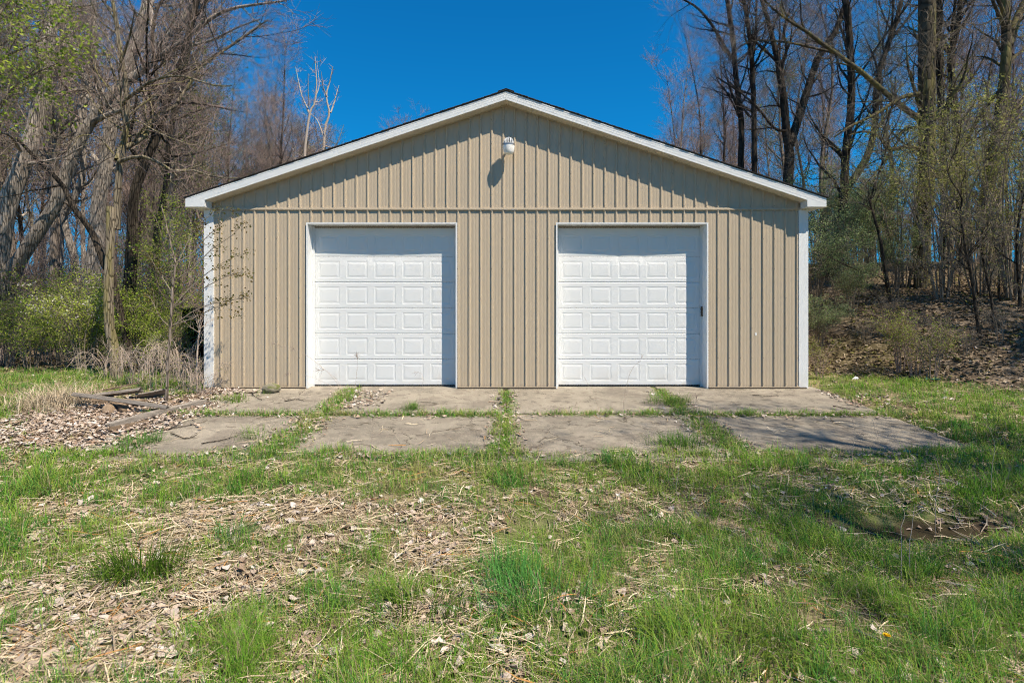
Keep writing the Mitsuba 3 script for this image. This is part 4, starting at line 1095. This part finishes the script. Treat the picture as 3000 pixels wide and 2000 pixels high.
def grass_tuft(px, py, n, h, col, label, spread=.09, dryn=.2, lean=.5, zbase=0):
    """A single clump of grass standing at a photo point on the lawn."""
    key = thing('grass_tuft', label, 'grass')
    d = 4.0
    for _ in range(30):                                     # where the line of sight meets the ground
        p = at(px, py, d + CY); gz = float(np.where(on_slab(p[0], p[1]), slab_z(p[1]), ground_z(p[0], p[1])))
        d = np.clip((EYE - gz) * FPX / max(py - HOR, 1), 1.5, 15) * .7 + d * .3
    g = np.random.default_rng(int(px * 7 + py)); p = at(px, py, d + CY)
    sub = g.normal(size=(6, 2)) * spread * 1.1; k = g.choice(6, n, p=[.34, .22, .16, .12, .1, .06])
    x, y = p[0] + sub[k, 0] + g.normal(size=n) * spread * .55, p[1] + sub[k, 1] + g.normal(size=n) * spread * .5
    az = np.arctan2(y - p[1], x - p[0]) + g.normal(size=n) * .6
    c = np.array(col)[None] * g.uniform(.6, 1.4, (n, 1)); isd = g.uniform(size=n) < dryn; c[isd] = DRY[g.integers(0, 4, isd.sum())]
    hh = g.uniform(.45, 1.0, n) * h; hh[isd] *= .6
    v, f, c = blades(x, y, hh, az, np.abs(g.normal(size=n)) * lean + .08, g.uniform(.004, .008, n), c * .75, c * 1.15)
    part(key, 'blades', mikit.ply((v, f), 'vertex_blade', color=c), kind='stuff')
    return p


grass_tuft(430, 1690, 480, .42, (0.145, 0.255, 0.034), 'tall bright green grass tuft in the straw at lower left', .11)
grass_tuft(660, 1600, 150, .26, (0.102, 0.221, 0.068), 'bluish green grass tuft right of the tall lower left tuft', .10)
grass_tuft(1590, 1790, 420, .33, (0.10, 0.27, 0.065), 'dark bluish green grass tuft at the bottom centre of the lawn', .20, .12, .65)
grass_tuft(1230, 1790, 260, .28, (0.170, 0.272, 0.043), 'green grass tuft left of the dark bottom centre tuft', .13)
grass_tuft(1220, 1196, 260, .20, (0.153, 0.272, 0.051), 'green grass tuft rooted in the slab joint before the left door', .10)
grass_tuft(400, 1310, 420, .24, (0.119, 0.255, 0.051), 'green grass tuft at the near left slab corner', .16)
grass_tuft(1960, 1180, 420, .25, (0.170, 0.289, 0.051), 'grass tuft filling the slab joint before the right door', .14)
grass_tuft(1035, 1160, 260, .16, (0.170, 0.289, 0.051), 'grass tuft at the foot of the left door', .14)
grass_tuft(2000, 1320, 600, .27, (0.102, 0.212, 0.034), 'lush dark green tuft overhanging the slab edge right of centre', .25)
grass_tuft(2290, 1870, 420, .22, (0.221, 0.323, 0.051), 'yellow green tuft at the bottom right of the lawn', .17, .25, .8)
grass_tuft(2080, 1960, 420, .24, (0.204, 0.306, 0.051), 'yellow green tuft in the bottom edge right of centre', .18, .2, .8)
grass_tuft(2700, 1710, 120, .26, (0.102, 0.221, 0.034), 'thin dark tuft of broad blades on the right lawn', .06, .05)
grass_tuft(700, 1170, 380, .22, (0.187, 0.306, 0.051), 'bright grass tuft beside the round stone near the left wall', .16)
grass_tuft(760, 1280, 220, .2, (0.170, 0.289, 0.051), 'weedy green tuft between the left slabs', .16, .05, .9)

# dry grass clump by the lumber
key = thing('dry_grass_clump', 'pale straw coloured clump of dead grass left of the lumber pile', 'dry grass')
g = np.random.default_rng(5); n = 1100
c0 = at(165, 1235, -1.7)
x, y = c0[0] + g.normal(size=n) * .33, c0[1] + g.normal(size=n) * .28
col = DRY[g.integers(0, 4, n)] * g.uniform(.7, 1.15, (n, 1))
v, f, c = blades(x, y, g.uniform(.2, .62, n), g.normal(size=n) * 1.3 + 2.6, np.abs(g.normal(size=n)) * .7 + .3, g.uniform(.004, .009, n), col * .8, col, curl=.9)
part(key, 'blades', mikit.ply((v, f), 'vertex_leaf', color=c), kind='stuff')

# ------------------------------------------------------------------ lumber pile, stones, small things
def beam(name, label, A, B, w, h, roll=0.0, seed=0, mat='old_wood', cat='plank'):
    """An old board from A to B with worn, slightly warped faces and split ends."""
    A, B = np.array(A, float), np.array(B, float); d = B - A; L = np.linalg.norm(d); d /= L
    s = np.cross(d, [0, 0, 1.0]); s /= np.linalg.norm(s); u = np.cross(s, d)
    s, u = s * math.cos(roll) + u * math.sin(roll), u * math.cos(roll) - s * math.sin(roll)
    g = np.random.default_rng(seed); N = 14; ring = [(-1, -.8), (-.92, -1), (.92, -1), (1, -.8), (1, .8), (.92, 1), (.25, .98), (.2, .86), (.15, .98), (-.92, 1), (-1, .8)]
    V = []
    for i, t in enumerate(np.linspace(0, 1, N)):
        c = A + d * L * t + u * .012 * math.sin(t * 3 + seed)
        for a, b in ring:
            e = (g.uniform(-.05, .03) if i in (0, N - 1) else 0) * d
            V.append(c + s * a * w / 2 * (1 + g.normal() * .02) + u * b * h / 2 * (1 + g.normal() * .05) + e)
    M = len(ring); V = np.array(V); f = []
    for i in range(N - 1):
        for j in range(M): f.append([i * M + j, (i + 1) * M + j, (i + 1) * M + (j + 1) % M, i * M + (j + 1) % M])
    f = np.array(f); f = np.vstack([f[:, [0, 1, 2]], f[:, [0, 2, 3]]])
    V = np.vstack([V, A, B]); k = len(V)
    f = np.vstack([f, [[j, (j + 1) % M, k - 2] for j in range(M)], [[(N - 1) * M + (j + 1) % M, (N - 1) * M + j, k - 1] for j in range(M)]])
    key = thing(name, label, cat); scene[key] = mikit.ply((V, f), mat, smooth=35)
    return key


def gp(px, y, dz=0.0):
    """Ground point at a photo column on depth y, raised dz."""
    p = at(px, 1200, y); z = slab_z(y) if bool(on_slab(p[0], p[1])) else ground_z(p[0], p[1])
    return np.array([p[0], p[1], float(z) + dz])


bsdf('wood_brown', lambda p, n, uv: mix((0.11, 0.075, 0.05), (0.27, 0.205, 0.145), fbm(p.x * 7, p.y * 7, p.z * 40)) * (0.65 + 0.5 * noise(p.x * 9 + p.y * 14, p.y * 40 - p.x * 30, p.z * 160)), 0.92, 0.1)
beam('plank', 'weathered silver grey plank lying across the front of the lumber pile', at(226, 1158, -1.85), at(496, 1192, -2.05), .16, .065, .3, 1)
beam('plank', 'grey brown plank behind the silver plank, topmost of the pile', at(285, 1160, -1.35), at(415, 1139, -1.2), .20, .055, .3, 2)
beam('plank', 'thin dark lath on top of the back of the lumber pile', at(258, 1150, -1.0), at(405, 1120, -.8), .05, .03, 0, 3, 'wood_brown')
beam('plank', 'wide short pale grey board at the right end of the lumber pile', at(405, 1160, -1.15), at(486, 1147, -1.0), .26, .03, .5, 4)
beam('plank', 'dark rotten plank under the silver plank', gp(232, -1.55, .05), gp(425, -1.5, .07), .18, .07, 0, 5, 'wood_brown')
beam('plank', 'brown timber crossing low beneath the lumber pile', gp(300, -1.2, .05), gp(372, -2.0, .04), .14, .08, 0, 6, 'wood_brown')
beam('timber', 'long square grey timber lying along the left slab edge', gp(318, -2.95, .05), gp(598, -1.35, .05), .12, .10, 0, 7)
beam('timber', 'shorter brown timber end lying beside the long square timber', gp(322, -3.1, .04), gp(430, -2.55, .035), .09, .07, .2, 8, 'wood_brown')
beam('plank', 'brown board lying in the leaves between the pile and the long timber', gp(438, -2.2, .03), gp(520, -1.5, .05), .12, .03, .1, 9, 'wood_brown')
beam('plank', 'short brown board near the corner bush behind the long timber', gp(500, -1.35, .04), gp(580, -.85, .05), .10, .03, .1, 10, 'wood_brown')
beam('plank', 'dark flat lath lying on the slab left of the round stone', gp(690, -.55, .015), gp(755, -.42, .015), .12, .012, 0, 11, 'dark_skirt')


def rock(name, label, c, size, seed, mat='mossy_stone'):
    m = trimesh.creation.icosphere(4); v = m.vertices
    dsp = 1 + .18 * (meshkit.fbm(v * 1.3 + seed, 3, seed) - .5) + .10 * (meshkit.fbm(v * 4 + seed, 3, seed + 1) - .5)
    key = thing(name, label, 'stone'); scene[key] = mikit.ply((v * dsp[:, None] * np.array(size) / 2 + c, m.faces), mat, smooth=True)


p = at(795, 1133, -.42); rock('stone', 'round mossy grey stone on the slab against the left wall', [p[0], p[1], slab_z(p[1]) + .085], (.36, .28, .20), 3)
bsdf('stone_tan', lambda p, n, uv: mix((0.20, 0.14, 0.09), (0.36, 0.27, 0.19), fbm(p.x * 12, p.y * 12, p.z * 12)), .95, .1)
p = gp(318, -2.0, .05); rock('stone', 'tan brown stone under the front of the lumber pile', p, (.20, .18, .22), 8, 'stone_tan')
p = gp(640, -.5, 0)

for k, (a, b, c) in enumerate((((440, 1265), (520, 1252), (600, 1236)), ((500, 1270), (540, 1285), (580, 1275)), ((590, 1300), (660, 1288), (720, 1270)), ((735, 1150), (755, 1165), (770, 1172)), ((835, 1175), (870, 1170), (890, 1176)), ((2205, 1158), (2240, 1160), (2280, 1158)), ((2440, 1190), (2475, 1197), (2510, 1199)))):
    pts = []
    for (px, py) in (a, b, c):
        d = 8.5
        for _ in range(20): d = (EYE - float(slab_z(d + CY)) - .012) * FPX / (py - HOR)
        pts.append(at(px, py, d + CY))
    key = thing('fallen_twig', 'thin dark fallen twig lying on the concrete slabs', 'twig', 'fallen twigs on the slabs')
    P = wobble(resample(pts, 10), .015, k); P[:, 2] += .006
    part(key, 'stem', mikit.ply(tubes(P[None], np.linspace(.008, .003, 10)[None], 6), 'bark_dark', smooth=True))
    S = spawn(P[None], np.full((1, 10), .006), [4], .2, .9, (25, 60), (.06, .2), 4, .15, 0, 900 + k, rmin=.002)
    S[0][..., 2] = np.maximum(S[0][..., 2], P[:, 2].min())
    part(key, 'side_twigs', mikit.ply(tubes(*S, 4), 'bark_dark'), kind='stuff')

bsdf('white_plastic', (0.75, 0.76, 0.78), .4, .4)
g = np.random.default_rng(9)
p = at(2508, 1113, .35); v, f, c = crumpled(np.array([p[0]]), np.array([p[1]]), np.array([.13]), g, 0, z=np.array([float(ground_z(p[0], p[1])) + .07]))
key = thing('plastic_scrap', 'small crumpled white plastic scrap on the grass right of the garage', 'litter'); scene[key] = mikit.ply((v, f), 'white_plastic')
bsdf('teal_plastic', (0.03, 0.16, 0.13), .5, .4)
p = at(2735, 1078, .1); q = np.concatenate([crumpled(np.array([p[0] + o]), np.array([p[1]]), np.array([.30]), g, 0, z=np.array([float(ground_z(p[0] + o, p[1])) + .04]))[0][None] for o in (0,)])[0]
key = thing('plastic_scrap', 'torn teal plastic sheet scrap at the foot of the right bank', 'litter'); scene[key] = mikit.ply((q, f), 'teal_plastic')
# dandelion
key = thing('dandelion', 'single yellow dandelion flower in the grass at bottom right', 'flower')
p = at(2598, 1915, -8.05); zg = float(ground_z(p[0], p[1]))
part(key, 'stem', mikit.ply(tubes([[[p[0], p[1], zg - .01], [p[0] + .004, p[1], zg + .06], [p[0], p[1], zg + .12]]], [[.003, .003, .003]], 6), 'twig_grey'))
bsdf('petal_yellow', (0.75, 0.52, 0.02), .7, .2)
a = g.uniform(0, 6.28, 70); rr_ = g.uniform(.4, 1, 70); hh = .125 + .012 * (1 - rr_)
mb = MB()
for t, q, h_ in zip(a, rr_, hh):
    d = np.array([math.cos(t), math.sin(t), 0]); s = np.array([-d[1], d[0], 0]) * .003; o = np.array([p[0], p[1], zg])
    mb.quad(o + d * .003 + [0, 0, .118] - s, o + d * .003 + [0, 0, .118] + s, o + d * .021 * q + [0, 0, h_] + s, o + d * .021 * q + [0, 0, h_] - s)
part(key, 'petals', mikit.ply(mb.mesh(), 'petal_yellow'))

# ------------------------------------------------------------------ bushes and brush
def bush_group(gid, stems, height, spread_, leaves, cols, leafsize, seed, twig='twig_grey', stem_r=.016, lv=(9, 6), droop=.0, flowers=0, minz=.3, cloud=.05):
    g = np.random.default_rng(seed); S = []
    for k in range(stems):
        a = g.uniform(0, 6.28); sp = g.uniform(.25, 1) * spread_; h = height * g.uniform(.6, 1)
        S.append(resample([[math.cos(a) * .12, math.sin(a) * .12, -.12], [math.cos(a) * sp * .35, math.sin(a) * sp * .35, h * .5], [math.cos(a + .3) * sp * .75, math.sin(a + .3) * sp * .75, h * .88], [math.cos(a + .5) * sp * 1.15, math.sin(a + .5) * sp * 1.15, h * (1 - droop)]], 10))
    P = np.array(S); R = np.tile(np.linspace(stem_r, .004, 10), (stems, 1))
    P1, R1 = spawn(P, R, np.full(stems, lv[0]), .2, 1, (25, 70), (.35 * height / 2, .8 * height / 2), 6, .2, .03 - droop * .1, seed + 1, rmin=.0035)
    P2, R2 = spawn(P1, R1, np.full(len(P1), lv[1]), .15, 1, (30, 70), (.12, .38), 3, .25, 0, seed + 2, rmin=.0022)
    grp = {'type': 'shapegroup', **{'stem' + (f'_{i:03d}' if i else ''): mikit.ply(tubes(P[i][None], R[i][None], 6), twig, smooth=True) for i in range(stems)}, 'branches': mikit.ply(tubes(P1, R1, 4), twig, smooth=True), 'twigs': mikit.ply(tubes(P2, R2, 3), twig)}
    if leaves:
        c = np.concatenate([P2[:, -1], P2[:, 1], P1[:, -1]]); c = c[c[:, 2] > minz]; c = c[g.permutation(len(c))]
        c = np.resize(c, (leaves, 3))
        v, f, col = leaf_cloud(c, 1, cloud, leafsize, cols, seed + 3)
        grp['leaves'] = mikit.ply((v, f), 'vertex_blade', color=col)
        if flowers:
            hi = c[c[:, 2] > height * .55][:flowers]
            v, f, col = leaf_cloud(hi, 4, .03, (.03, .05), [(.75, .70, .68), (.8, .78, .75), (.7, .6, .6)], seed + 4)
            grp['blossom'] = mikit.ply((v, f), 'vertex_blade', color=col)
    scene[gid] = grp


bush_group('kind_spring', 12, 2.0, 1.0, 4200, SPRING, (.03, .06), 400)
bush_group('kind_spring_thin', 11, 2.2, 1.1, 2400, SPRING + BUFF, (.03, .055), 410, 'twig_brown')
bush_group('kind_sage', 14, 2.4, 1.1, 7500, SAGE, (.03, .06), 420)
bush_group('kind_olive', 14, 4.6, 1.8, 3600, OLIVE, (.035, .07), 430, stem_r=.022, lv=(8, 4), minz=.8, cloud=.08)
bush_group('kind_bramble', 17, 1.15, 1.0, 160, SPRING, (.02, .035), 440, 'twig_pale', .006, (4, 3), .55)
bush_group('kind_brush', 14, 1.5, .9, 0, [], (0, 0), 450, 'twig_grey', .008, (5, 4), .25)
bush_group('kind_understory', 9, 5.0, 1.6, 0, [], (0, 0), 455, 'twig_brown', .022, (14, 7))
bush_group('kind_blossom', 12, 2.3, 1.0, 3400, SPRING[1:3], (.03, .055), 460, flowers=130)
bush_group('kind_leafy_tall', 10, 4.4, 1.1, 6500, SPRING + [(.22, .26, .10)], (.03, .065), 470, 'twig_brown', .022, (12, 7), minz=.9, cloud=.07)


def bush(name, label, kind, px, y, cat, s=1.0, group=None, seed=0, sz=None, dz=0.0):
    g = np.random.default_rng(seed * 31 + int(px) + 500); p = at(px, 1000, y)
    key = thing(name, label, cat, group)
    scene[key] = {'type': 'instance', 'group': {'type': 'ref', 'id': kind},
                  'to_world': T().translate([p[0], p[1], float(ground_z(p[0], p[1])) + dz]).rotate([0, 0, 1], g.uniform(0, 360)).scale([s, s, sz or s])}
    mark(key)
    return key


for px, y, s in ((10, 3.2, 1.05), (91, 2.9, .85), (165, 3.4, .95), (235, 2.7, .8), (301, 3.0, .85), (353, 2.7, .75), (405, 4.2, 1.1), (455, 3.1, .9), (-60, 4, 1.1), (130, 4.6, 1.2), (275, 4.5, 1.15)):
    bush('spring_bush', 'yellow green budding bush in the row along the left lawn edge', 'kind_spring' if int(px) % 2 else 'kind_spring_thin', px, y, 'bush', s, 'budding bushes along the left lawn edge', 1)
bush('blossom_bush', 'bush with white blossom among yellow green leaves left of the lichen tree', 'kind_blossom', 250, 2.3, 'bush', .95, seed=2)
bush('leafy_bush', 'tall leafy yellow green bush rising beside the left garage corner', 'kind_leafy_tall', 520, 3.6, 'bush', 1.0, seed=3)
bush('leafy_bush', 'lower bright green bush between the lichen tree and the left garage corner', 'kind_spring', 430, 2.4, 'bush', .95, seed=4)
bush('leafy_bush', 'small bright green bush at the left side of the dark shed', 'kind_spring', 480, 2.0, 'bush', .7, seed=5)
for px, y, s in ((30, 3.0, .7), (205, 2.7, .7), (335, 2.4, .7), (60, 6, 1.3), (190, 6.5, 1.4), (330, 6.2, 1.3), (480, 6, 1.3), (560, 5.5, 1.3)):
    bush('bare_brush', 'bare brown brush at the edge of the left woods', 'kind_brush', px, y, 'brush', s, 'bare brush along the left woods edge', 6)
for px, y, s, lab in ((395, .2, .85, 'pale dead bramble behind the lumber pile'), (455, -.2, .8, 'pale dead bramble between the lumber pile and the sapling'), (545, -.15, .85, 'tangled pale bramble right of the sapling at the garage corner'), (600, -.55, .62, 'low pale bramble sprawling before the white corner trim'), (520, .9, 1.0, 'large pale bramble behind the sapling beside the dark shed'), (320, .8, .75, 'leftmost pale bramble at the back of the lumber pile')):
    bush('bramble', lab, 'kind_bramble', px, y, 'bramble', s, seed=7)
for px, y, s in ((2390, 4.6, .95), (2470, 6.0, 1.1), (2560, 7.0, 1.2), (2520, 11, 1.4), (2430, 9, 1.4), (2400, 2.9, .5), (2620, 5.0, .7), (2500, 3.6, .6)):
    bush('sage_bush', 'grey green leafy bush on the bank right of the garage', 'kind_sage', px, y, 'bush', s, 'grey green bushes on the bank', 8)
for px, y, s, lab in ((2650, 5.2, .95, 'tall olive green bush before the thickest trunk'), (2760, 3.2, 1.0, 'tall olive green bush between the two stout right trunks'), (2870, 3.0, 1.0, 'tall olive green bush around the stout trunk near the right edge'), (2970, 2.2, 1.0, 'tall olive green bush at the right edge of the picture'), (2810, 6.5, 1.2, 'tallest olive green bush high on the bank at right'), (2600, 8.5, .95, 'olive bush on the bank behind the thin young tree'), (2960, 6.0, 1.2, 'olive bush high on the bank in the right corner')):
    bush('olive_bush', lab, 'kind_olive', px, y, 'bush', s, seed=9)
for px, y, s in ((2400, 2.9, .55), (2540, 2.2, .5), (2600, 2.6, .6), (2680, 1.9, .5), (2760, 1.4, .55), (2830, .8, .45), (2930, .9, .6), (2460, 4.0, .8), (2500, 6.0, .9), (2620, 4.2, .8), (2700, 4.5, .8), (2800, 3.6, .8), (2900, 3.4, .8), (2980, 2.6, .8)):
    bush('bare_brush', 'bare brown brush on the foot of the right bank', 'kind_brush', px, y, 'brush', s, 'bare brush on the right bank', 10)
for px, y, s in ((2680, .5, .55), (2730, .2, .5), (2640, .8, .6), (2400, 1.0, .4)):
    bush('sprout', 'thin yellow green leafing sprout at the foot of the right bank', 'kind_spring_thin', px, y, 'sapling', s, 'leafing sprouts at the foot of the bank', 11)
for px, y, s in ((20, 26, 4), (110, 30, 4.5), (200, 27, 4.2), (290, 31, 4.6), (380, 26, 4), (470, 30, 4.5), (550, 27, 4.2), (600, 33, 4.5), (60, 20, 3), (330, 20, 3), (520, 20, 3), (40, 9, 1.6), (140, 10, 1.8), (230, 9, 1.7), (320, 11, 1.8), (420, 10, 1.7), (500, 9.5, 1.7), (570, 11, 1.8), (90, 14, 2.2), (270, 15, 2.3), (450, 15, 2.3)):
    bush('thicket', 'brown bare thicket deep among the left trunks', 'kind_brush', px, y, 'thicket', s, 'bare thickets in the left woods', 12)
for px, y, s, sd in [(30 + 52 * i, 8.5 + (i * 37 % 11) * 1.1, .9 + (i % 3) * .15, i) for i in range(12)] + [(20 + 60 * i, 24 + (i * 23 % 9), 1.3, 40 + i) for i in range(12)]:
    bush('understory_tree', 'thin many stemmed bare understory tree among the left trunks', 'kind_understory', px, y, 'tree', s, 'understory trees in the left woods', sd)
for px, y, s, sd in [(2390 + 62 * i, 12 + (i * 37 % 11) * 1.2, .75 + (i % 3) * .12, i) for i in range(11)] + [(2400 + 75 * i, 26 + (i * 23 % 9), 1.0, 40 + i) for i in range(10)]:
    bush('understory_tree', 'thin many stemmed bare understory tree on the crest of the right bank', 'kind_understory', px, y, 'tree', s, 'understory trees on the right bank', sd)
for px, y, s in ((2400, 17, 2.0), (2500, 16, 2.0), (2600, 14, 1.8), (2450, 22, 2.6), (2560, 22, 2.6), (2680, 20, 2.4), (2820, 18, 2.2), (2940, 17, 2.2)):
    bush('thicket', 'brown bare thicket on the crest of the right bank', 'kind_brush', px, y, 'thicket', s, 'bare thickets on the right bank', 13)

# sapling with brown green leaves reaching across the left end of the wall
key = thing('sapling', 'slender sapling before the left garage corner with small brownish leaves over the wall', 'sapling')
P = resample([gp(487, -1.25, -.1), at(492, 1080, -1.25), at(500, 950, -1.25), at(506, 850, -1.25), at(514, 768, -1.25), at(505, 735, -1.2), at(490, 670, -1.2), at(472, 600, -1.15)], 22); R = np.linspace(.028, .007, 22)
part(key, 'stem', mikit.ply(tubes(P[None], R[None], 10), 'bark_brown', smooth=True))
lines = [[(513, 770), (560, 745), (600, 700), (655, 650), (690, 630)], [(512, 820), (560, 790), (620, 730), (680, 690), (712, 650)], [(505, 900), (560, 840), (620, 790), (690, 750), (740, 738)], [(503, 905), (570, 860), (640, 820), (690, 800), (722, 798)],
         [(500, 960), (560, 915), (620, 890), (680, 880), (722, 868)], [(500, 955), (570, 930), (620, 905), (670, 890), (700, 905)], [(506, 860), (480, 820), (455, 780), (430, 740)], [(500, 960), (470, 930), (445, 880), (430, 860)], [(512, 790), (540, 730), (560, 690), (600, 640), (640, 625)]]
B = np.array([resample([at(px, py, -1.2 + .25 * (i / 4) * (-1) ** k) for i, (px, py) in enumerate(l)], 9) for k, l in enumerate(lines)]); BR = np.tile(np.linspace(.011, .003, 9), (len(lines), 1))
for a, b in zip(B, BR): part(key, 'limb', mikit.ply(tubes(a[None], b[None], 6), 'twig_grey', smooth=True))
P1, R1 = spawn(B, BR, np.full(len(B), 9), .3, 1, (20, 55), (.15, .42), 5, .18, .05, 801, rmin=.0025)
part(key, 'twigs', mikit.ply(tubes(P1, R1, 4), 'twig_grey'), kind='stuff')
c = np.concatenate([P1[:, 2], P1[:, 3], P1[:, 4], B[:, 6], B[:, 8]])
v, f, col = leaf_cloud(c, 4, .035, (.03, .06), BUFF + [(.13, .14, .04), (.10, .11, .03)], 802)
part(key, 'leaves', mikit.ply((v, f), 'vertex_blade', color=col), kind='stuff')
# small pinkish sapling before the dark shed
key = thing('sapling', 'small pinkish bare sapling in front of the dark shed left of the corner trim', 'sapling')
P = resample([gp(578, -.45, -.1), at(577, 1060, -.45), at(582, 980, -.4), at(588, 925, -.4)], 12)
part(key, 'stem', mikit.ply(tubes(P[None], np.linspace(.020, .008, 12)[None], 8), 'twig_pale', smooth=True))
P1, R1 = spawn(P[None], np.linspace(.02, .008, 12)[None], [14], .45, 1, (25, 60), (.3, .7), 6, .16, .08, 811, rmin=.004)
part(key, 'branches', mikit.ply(tubes(P1, R1, 5), 'twig_pale', smooth=True), kind='stuff')
P2, R2 = spawn(P1, R1, np.full(len(P1), 5), .2, 1, (30, 60), (.08, .25), 4, .2, .03, 812, rmin=.0025)
part(key, 'twigs', mikit.ply(tubes(P2, R2, 3), 'twig_pale'), kind='stuff')

# dark open shed behind the left corner
shed = thing('shed', 'low dark open shed half hidden by bushes behind the left garage corner', 'shed')
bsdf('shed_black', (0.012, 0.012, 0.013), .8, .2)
a, b = at(532, 905, 2.6), at(640, 905, 2.6); zg = float(ground_z(a[0], a[1])); zt_ = a[2]
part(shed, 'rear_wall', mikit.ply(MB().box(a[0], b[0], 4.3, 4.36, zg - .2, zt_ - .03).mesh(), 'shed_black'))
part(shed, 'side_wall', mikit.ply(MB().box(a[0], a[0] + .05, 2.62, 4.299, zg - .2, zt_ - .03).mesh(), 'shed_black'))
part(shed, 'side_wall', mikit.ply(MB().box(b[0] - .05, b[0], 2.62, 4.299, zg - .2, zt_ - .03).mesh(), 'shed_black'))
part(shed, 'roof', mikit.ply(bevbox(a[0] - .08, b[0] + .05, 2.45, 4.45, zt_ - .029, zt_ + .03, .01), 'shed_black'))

# dry weeds before the doors and in the lawn
def weed(label, pts, y, w=.0035, heads=0, group=None, tip=None):
    key = thing('dry_weed', label, 'weed', group)
    P = wobble(resample([at(px, py, y) for px, py in pts], 12), .006, int(pts[0][0]))
    P[0, 2] = min(P[0, 2], float(np.where(on_slab(P[0, 0], P[0, 1]), slab_z(P[0, 1]), ground_z(P[0, 0], P[0, 1]))) - .02)
    part(key, 'stem', mikit.ply(tubes(P[None], np.linspace(w, w * .45, 12)[None], 5), 'twig_pale', smooth=True))
    if heads:
        S = spawn(P[None], np.full((1, 12), w), [heads], .72, 1, (20, 60), (.05, .14), 4, .2, -.05, int(pts[0][0]), rmin=.0018)
        part(key, 'seed_head', mikit.ply(tubes(S[0], S[1] * 1.3, 4), 'twig_brown'), kind='stuff')


weed('arching dry weed stem with a feathery seed head crossing the left door jamb', [(1010, 1150), (960, 1090), (880, 1030), (800, 1005)], -.75, .004, 22)
weed('short dry weed with drooping seed head at the left edge of the left door', [(1010, 1145), (985, 1110), (955, 1085), (930, 1085)], -.6, .003, 18)
weed('dry weed with a long brown upright seed spike before the left door', [(1040, 1150), (1044, 1110), (1046, 1060), (1044, 1034)], -.6, .004, 26)
weed('thin dry weed fanning left along the wall beside the round stone', [(1010, 1150), (930, 1110), (860, 1092), (842, 1096)], -.7, .003, 16)
weed('fine curved weed rising from the tuft before the left door', [(1225, 1185), (1240, 1130), (1236, 1095), (1212, 1090)], -1.7, .003, 6)
weed('tall thin weed with forked tip before the right door', [(1825, 1195), (1835, 1130), (1850, 1085), (1882, 1045)], -1.8, .0035, 7)
weed('thin leaning weed stem left of the forked weed before the right door', [(1755, 1190), (1735, 1150), (1715, 1110), (1705, 1092)], -1.7, .003, 0)
weed('pale bent weed stem beside the grassy joint before the right door', [(2053, 1300), (2050, 1240), (2042, 1190), (2038, 1160)], -3.6, .0035, 8)
weed('dark reddish stem leaning left on the far right slab', [(2580, 1320), (2568, 1270), (2555, 1232), (2548, 1215)], -3.9, .003, 0)
for px, py, top, y in ((2640, 1590, 1465, -7.2), (2665, 1590, 1500, -7.1), (1085, 1330, 1205, -4.3), (1460, 1330, 1185, -4.2), (560, 1500, 1390, -6.2), (2905, 1420, 1240, -5.4), (2495, 1330, 1225, -4.5), (680, 1300, 1200, -4.1), (2740, 1480, 1330, -6.0), (1980, 1420, 1340, -5.3)):
    weed('single thin dry weed stem standing in the lawn', [(px, py), (px + 3, (py * 2 + top) / 3), (px + 10, (py + 2 * top) / 3), (px + (px % 7 - 3) * 5, top)], y, .003, 3, 'single dry stems in the lawn')
# a cable from the garage to the woods
key = thing('cable', 'thin dark overhead cable running right from behind the garage', 'cable')
a, b = at(2340, 543, 3.0), at(2760, 548, 6.5); q = np.linspace(0, 1, 14)[:, None]
P = a + (b - a) * q - np.array([0, 0, .06]) * (1 - (2 * q - 1) ** 2)
scene[key] = mikit.ply(tubes(P[None], np.full((1, 14), .009), 6), 'dark_rubber', smooth=True)

# where a row can be counted along, each one is told by its place in the row
ORD = ['first', 'second', 'third', 'fourth', 'fifth', 'sixth', 'seventh', 'eighth', 'ninth', 'tenth', 'eleventh', 'twelfth', 'thirteenth', 'fourteenth', 'fifteenth']
for grp_, text in (('budding bushes along the left lawn edge', 'yellow green budding bush, {} from the left picture edge in the row along the lawn'),
                   ('grey green bushes on the bank', 'grey green leafy bush on the bank, {} from the right garage wall'),
                   ('leafing sprouts at the foot of the bank', 'thin leafing sprout at the foot of the right bank, {} from the garage'),
                   ('bare brush along the left woods edge', 'bare brown brush at the left woods edge, {} from the left picture edge'),
                   ('bare brush on the right bank', 'bare brown brush on the right bank, {} from the garage'),
                   ('bare trees on the right bank', 'bare dark tree behind the thickest right trunk, {} from the garage'),
                   ('bare trees in the near left woods', 'bare grey brown tree in the near left woods, {} from the left picture edge')):
    ks = [k for k, l in labels.items() if l.get('group') == grp_]
    def bearing(k):
        m = np.array(scene[k]['to_world'].matrix)
        return (m[0, 3] - CX) / (m[1, 3] - CY)
    for i, k in enumerate(sorted(ks, key=bearing)): labels[k]['label'] = text.format(ORD[i])
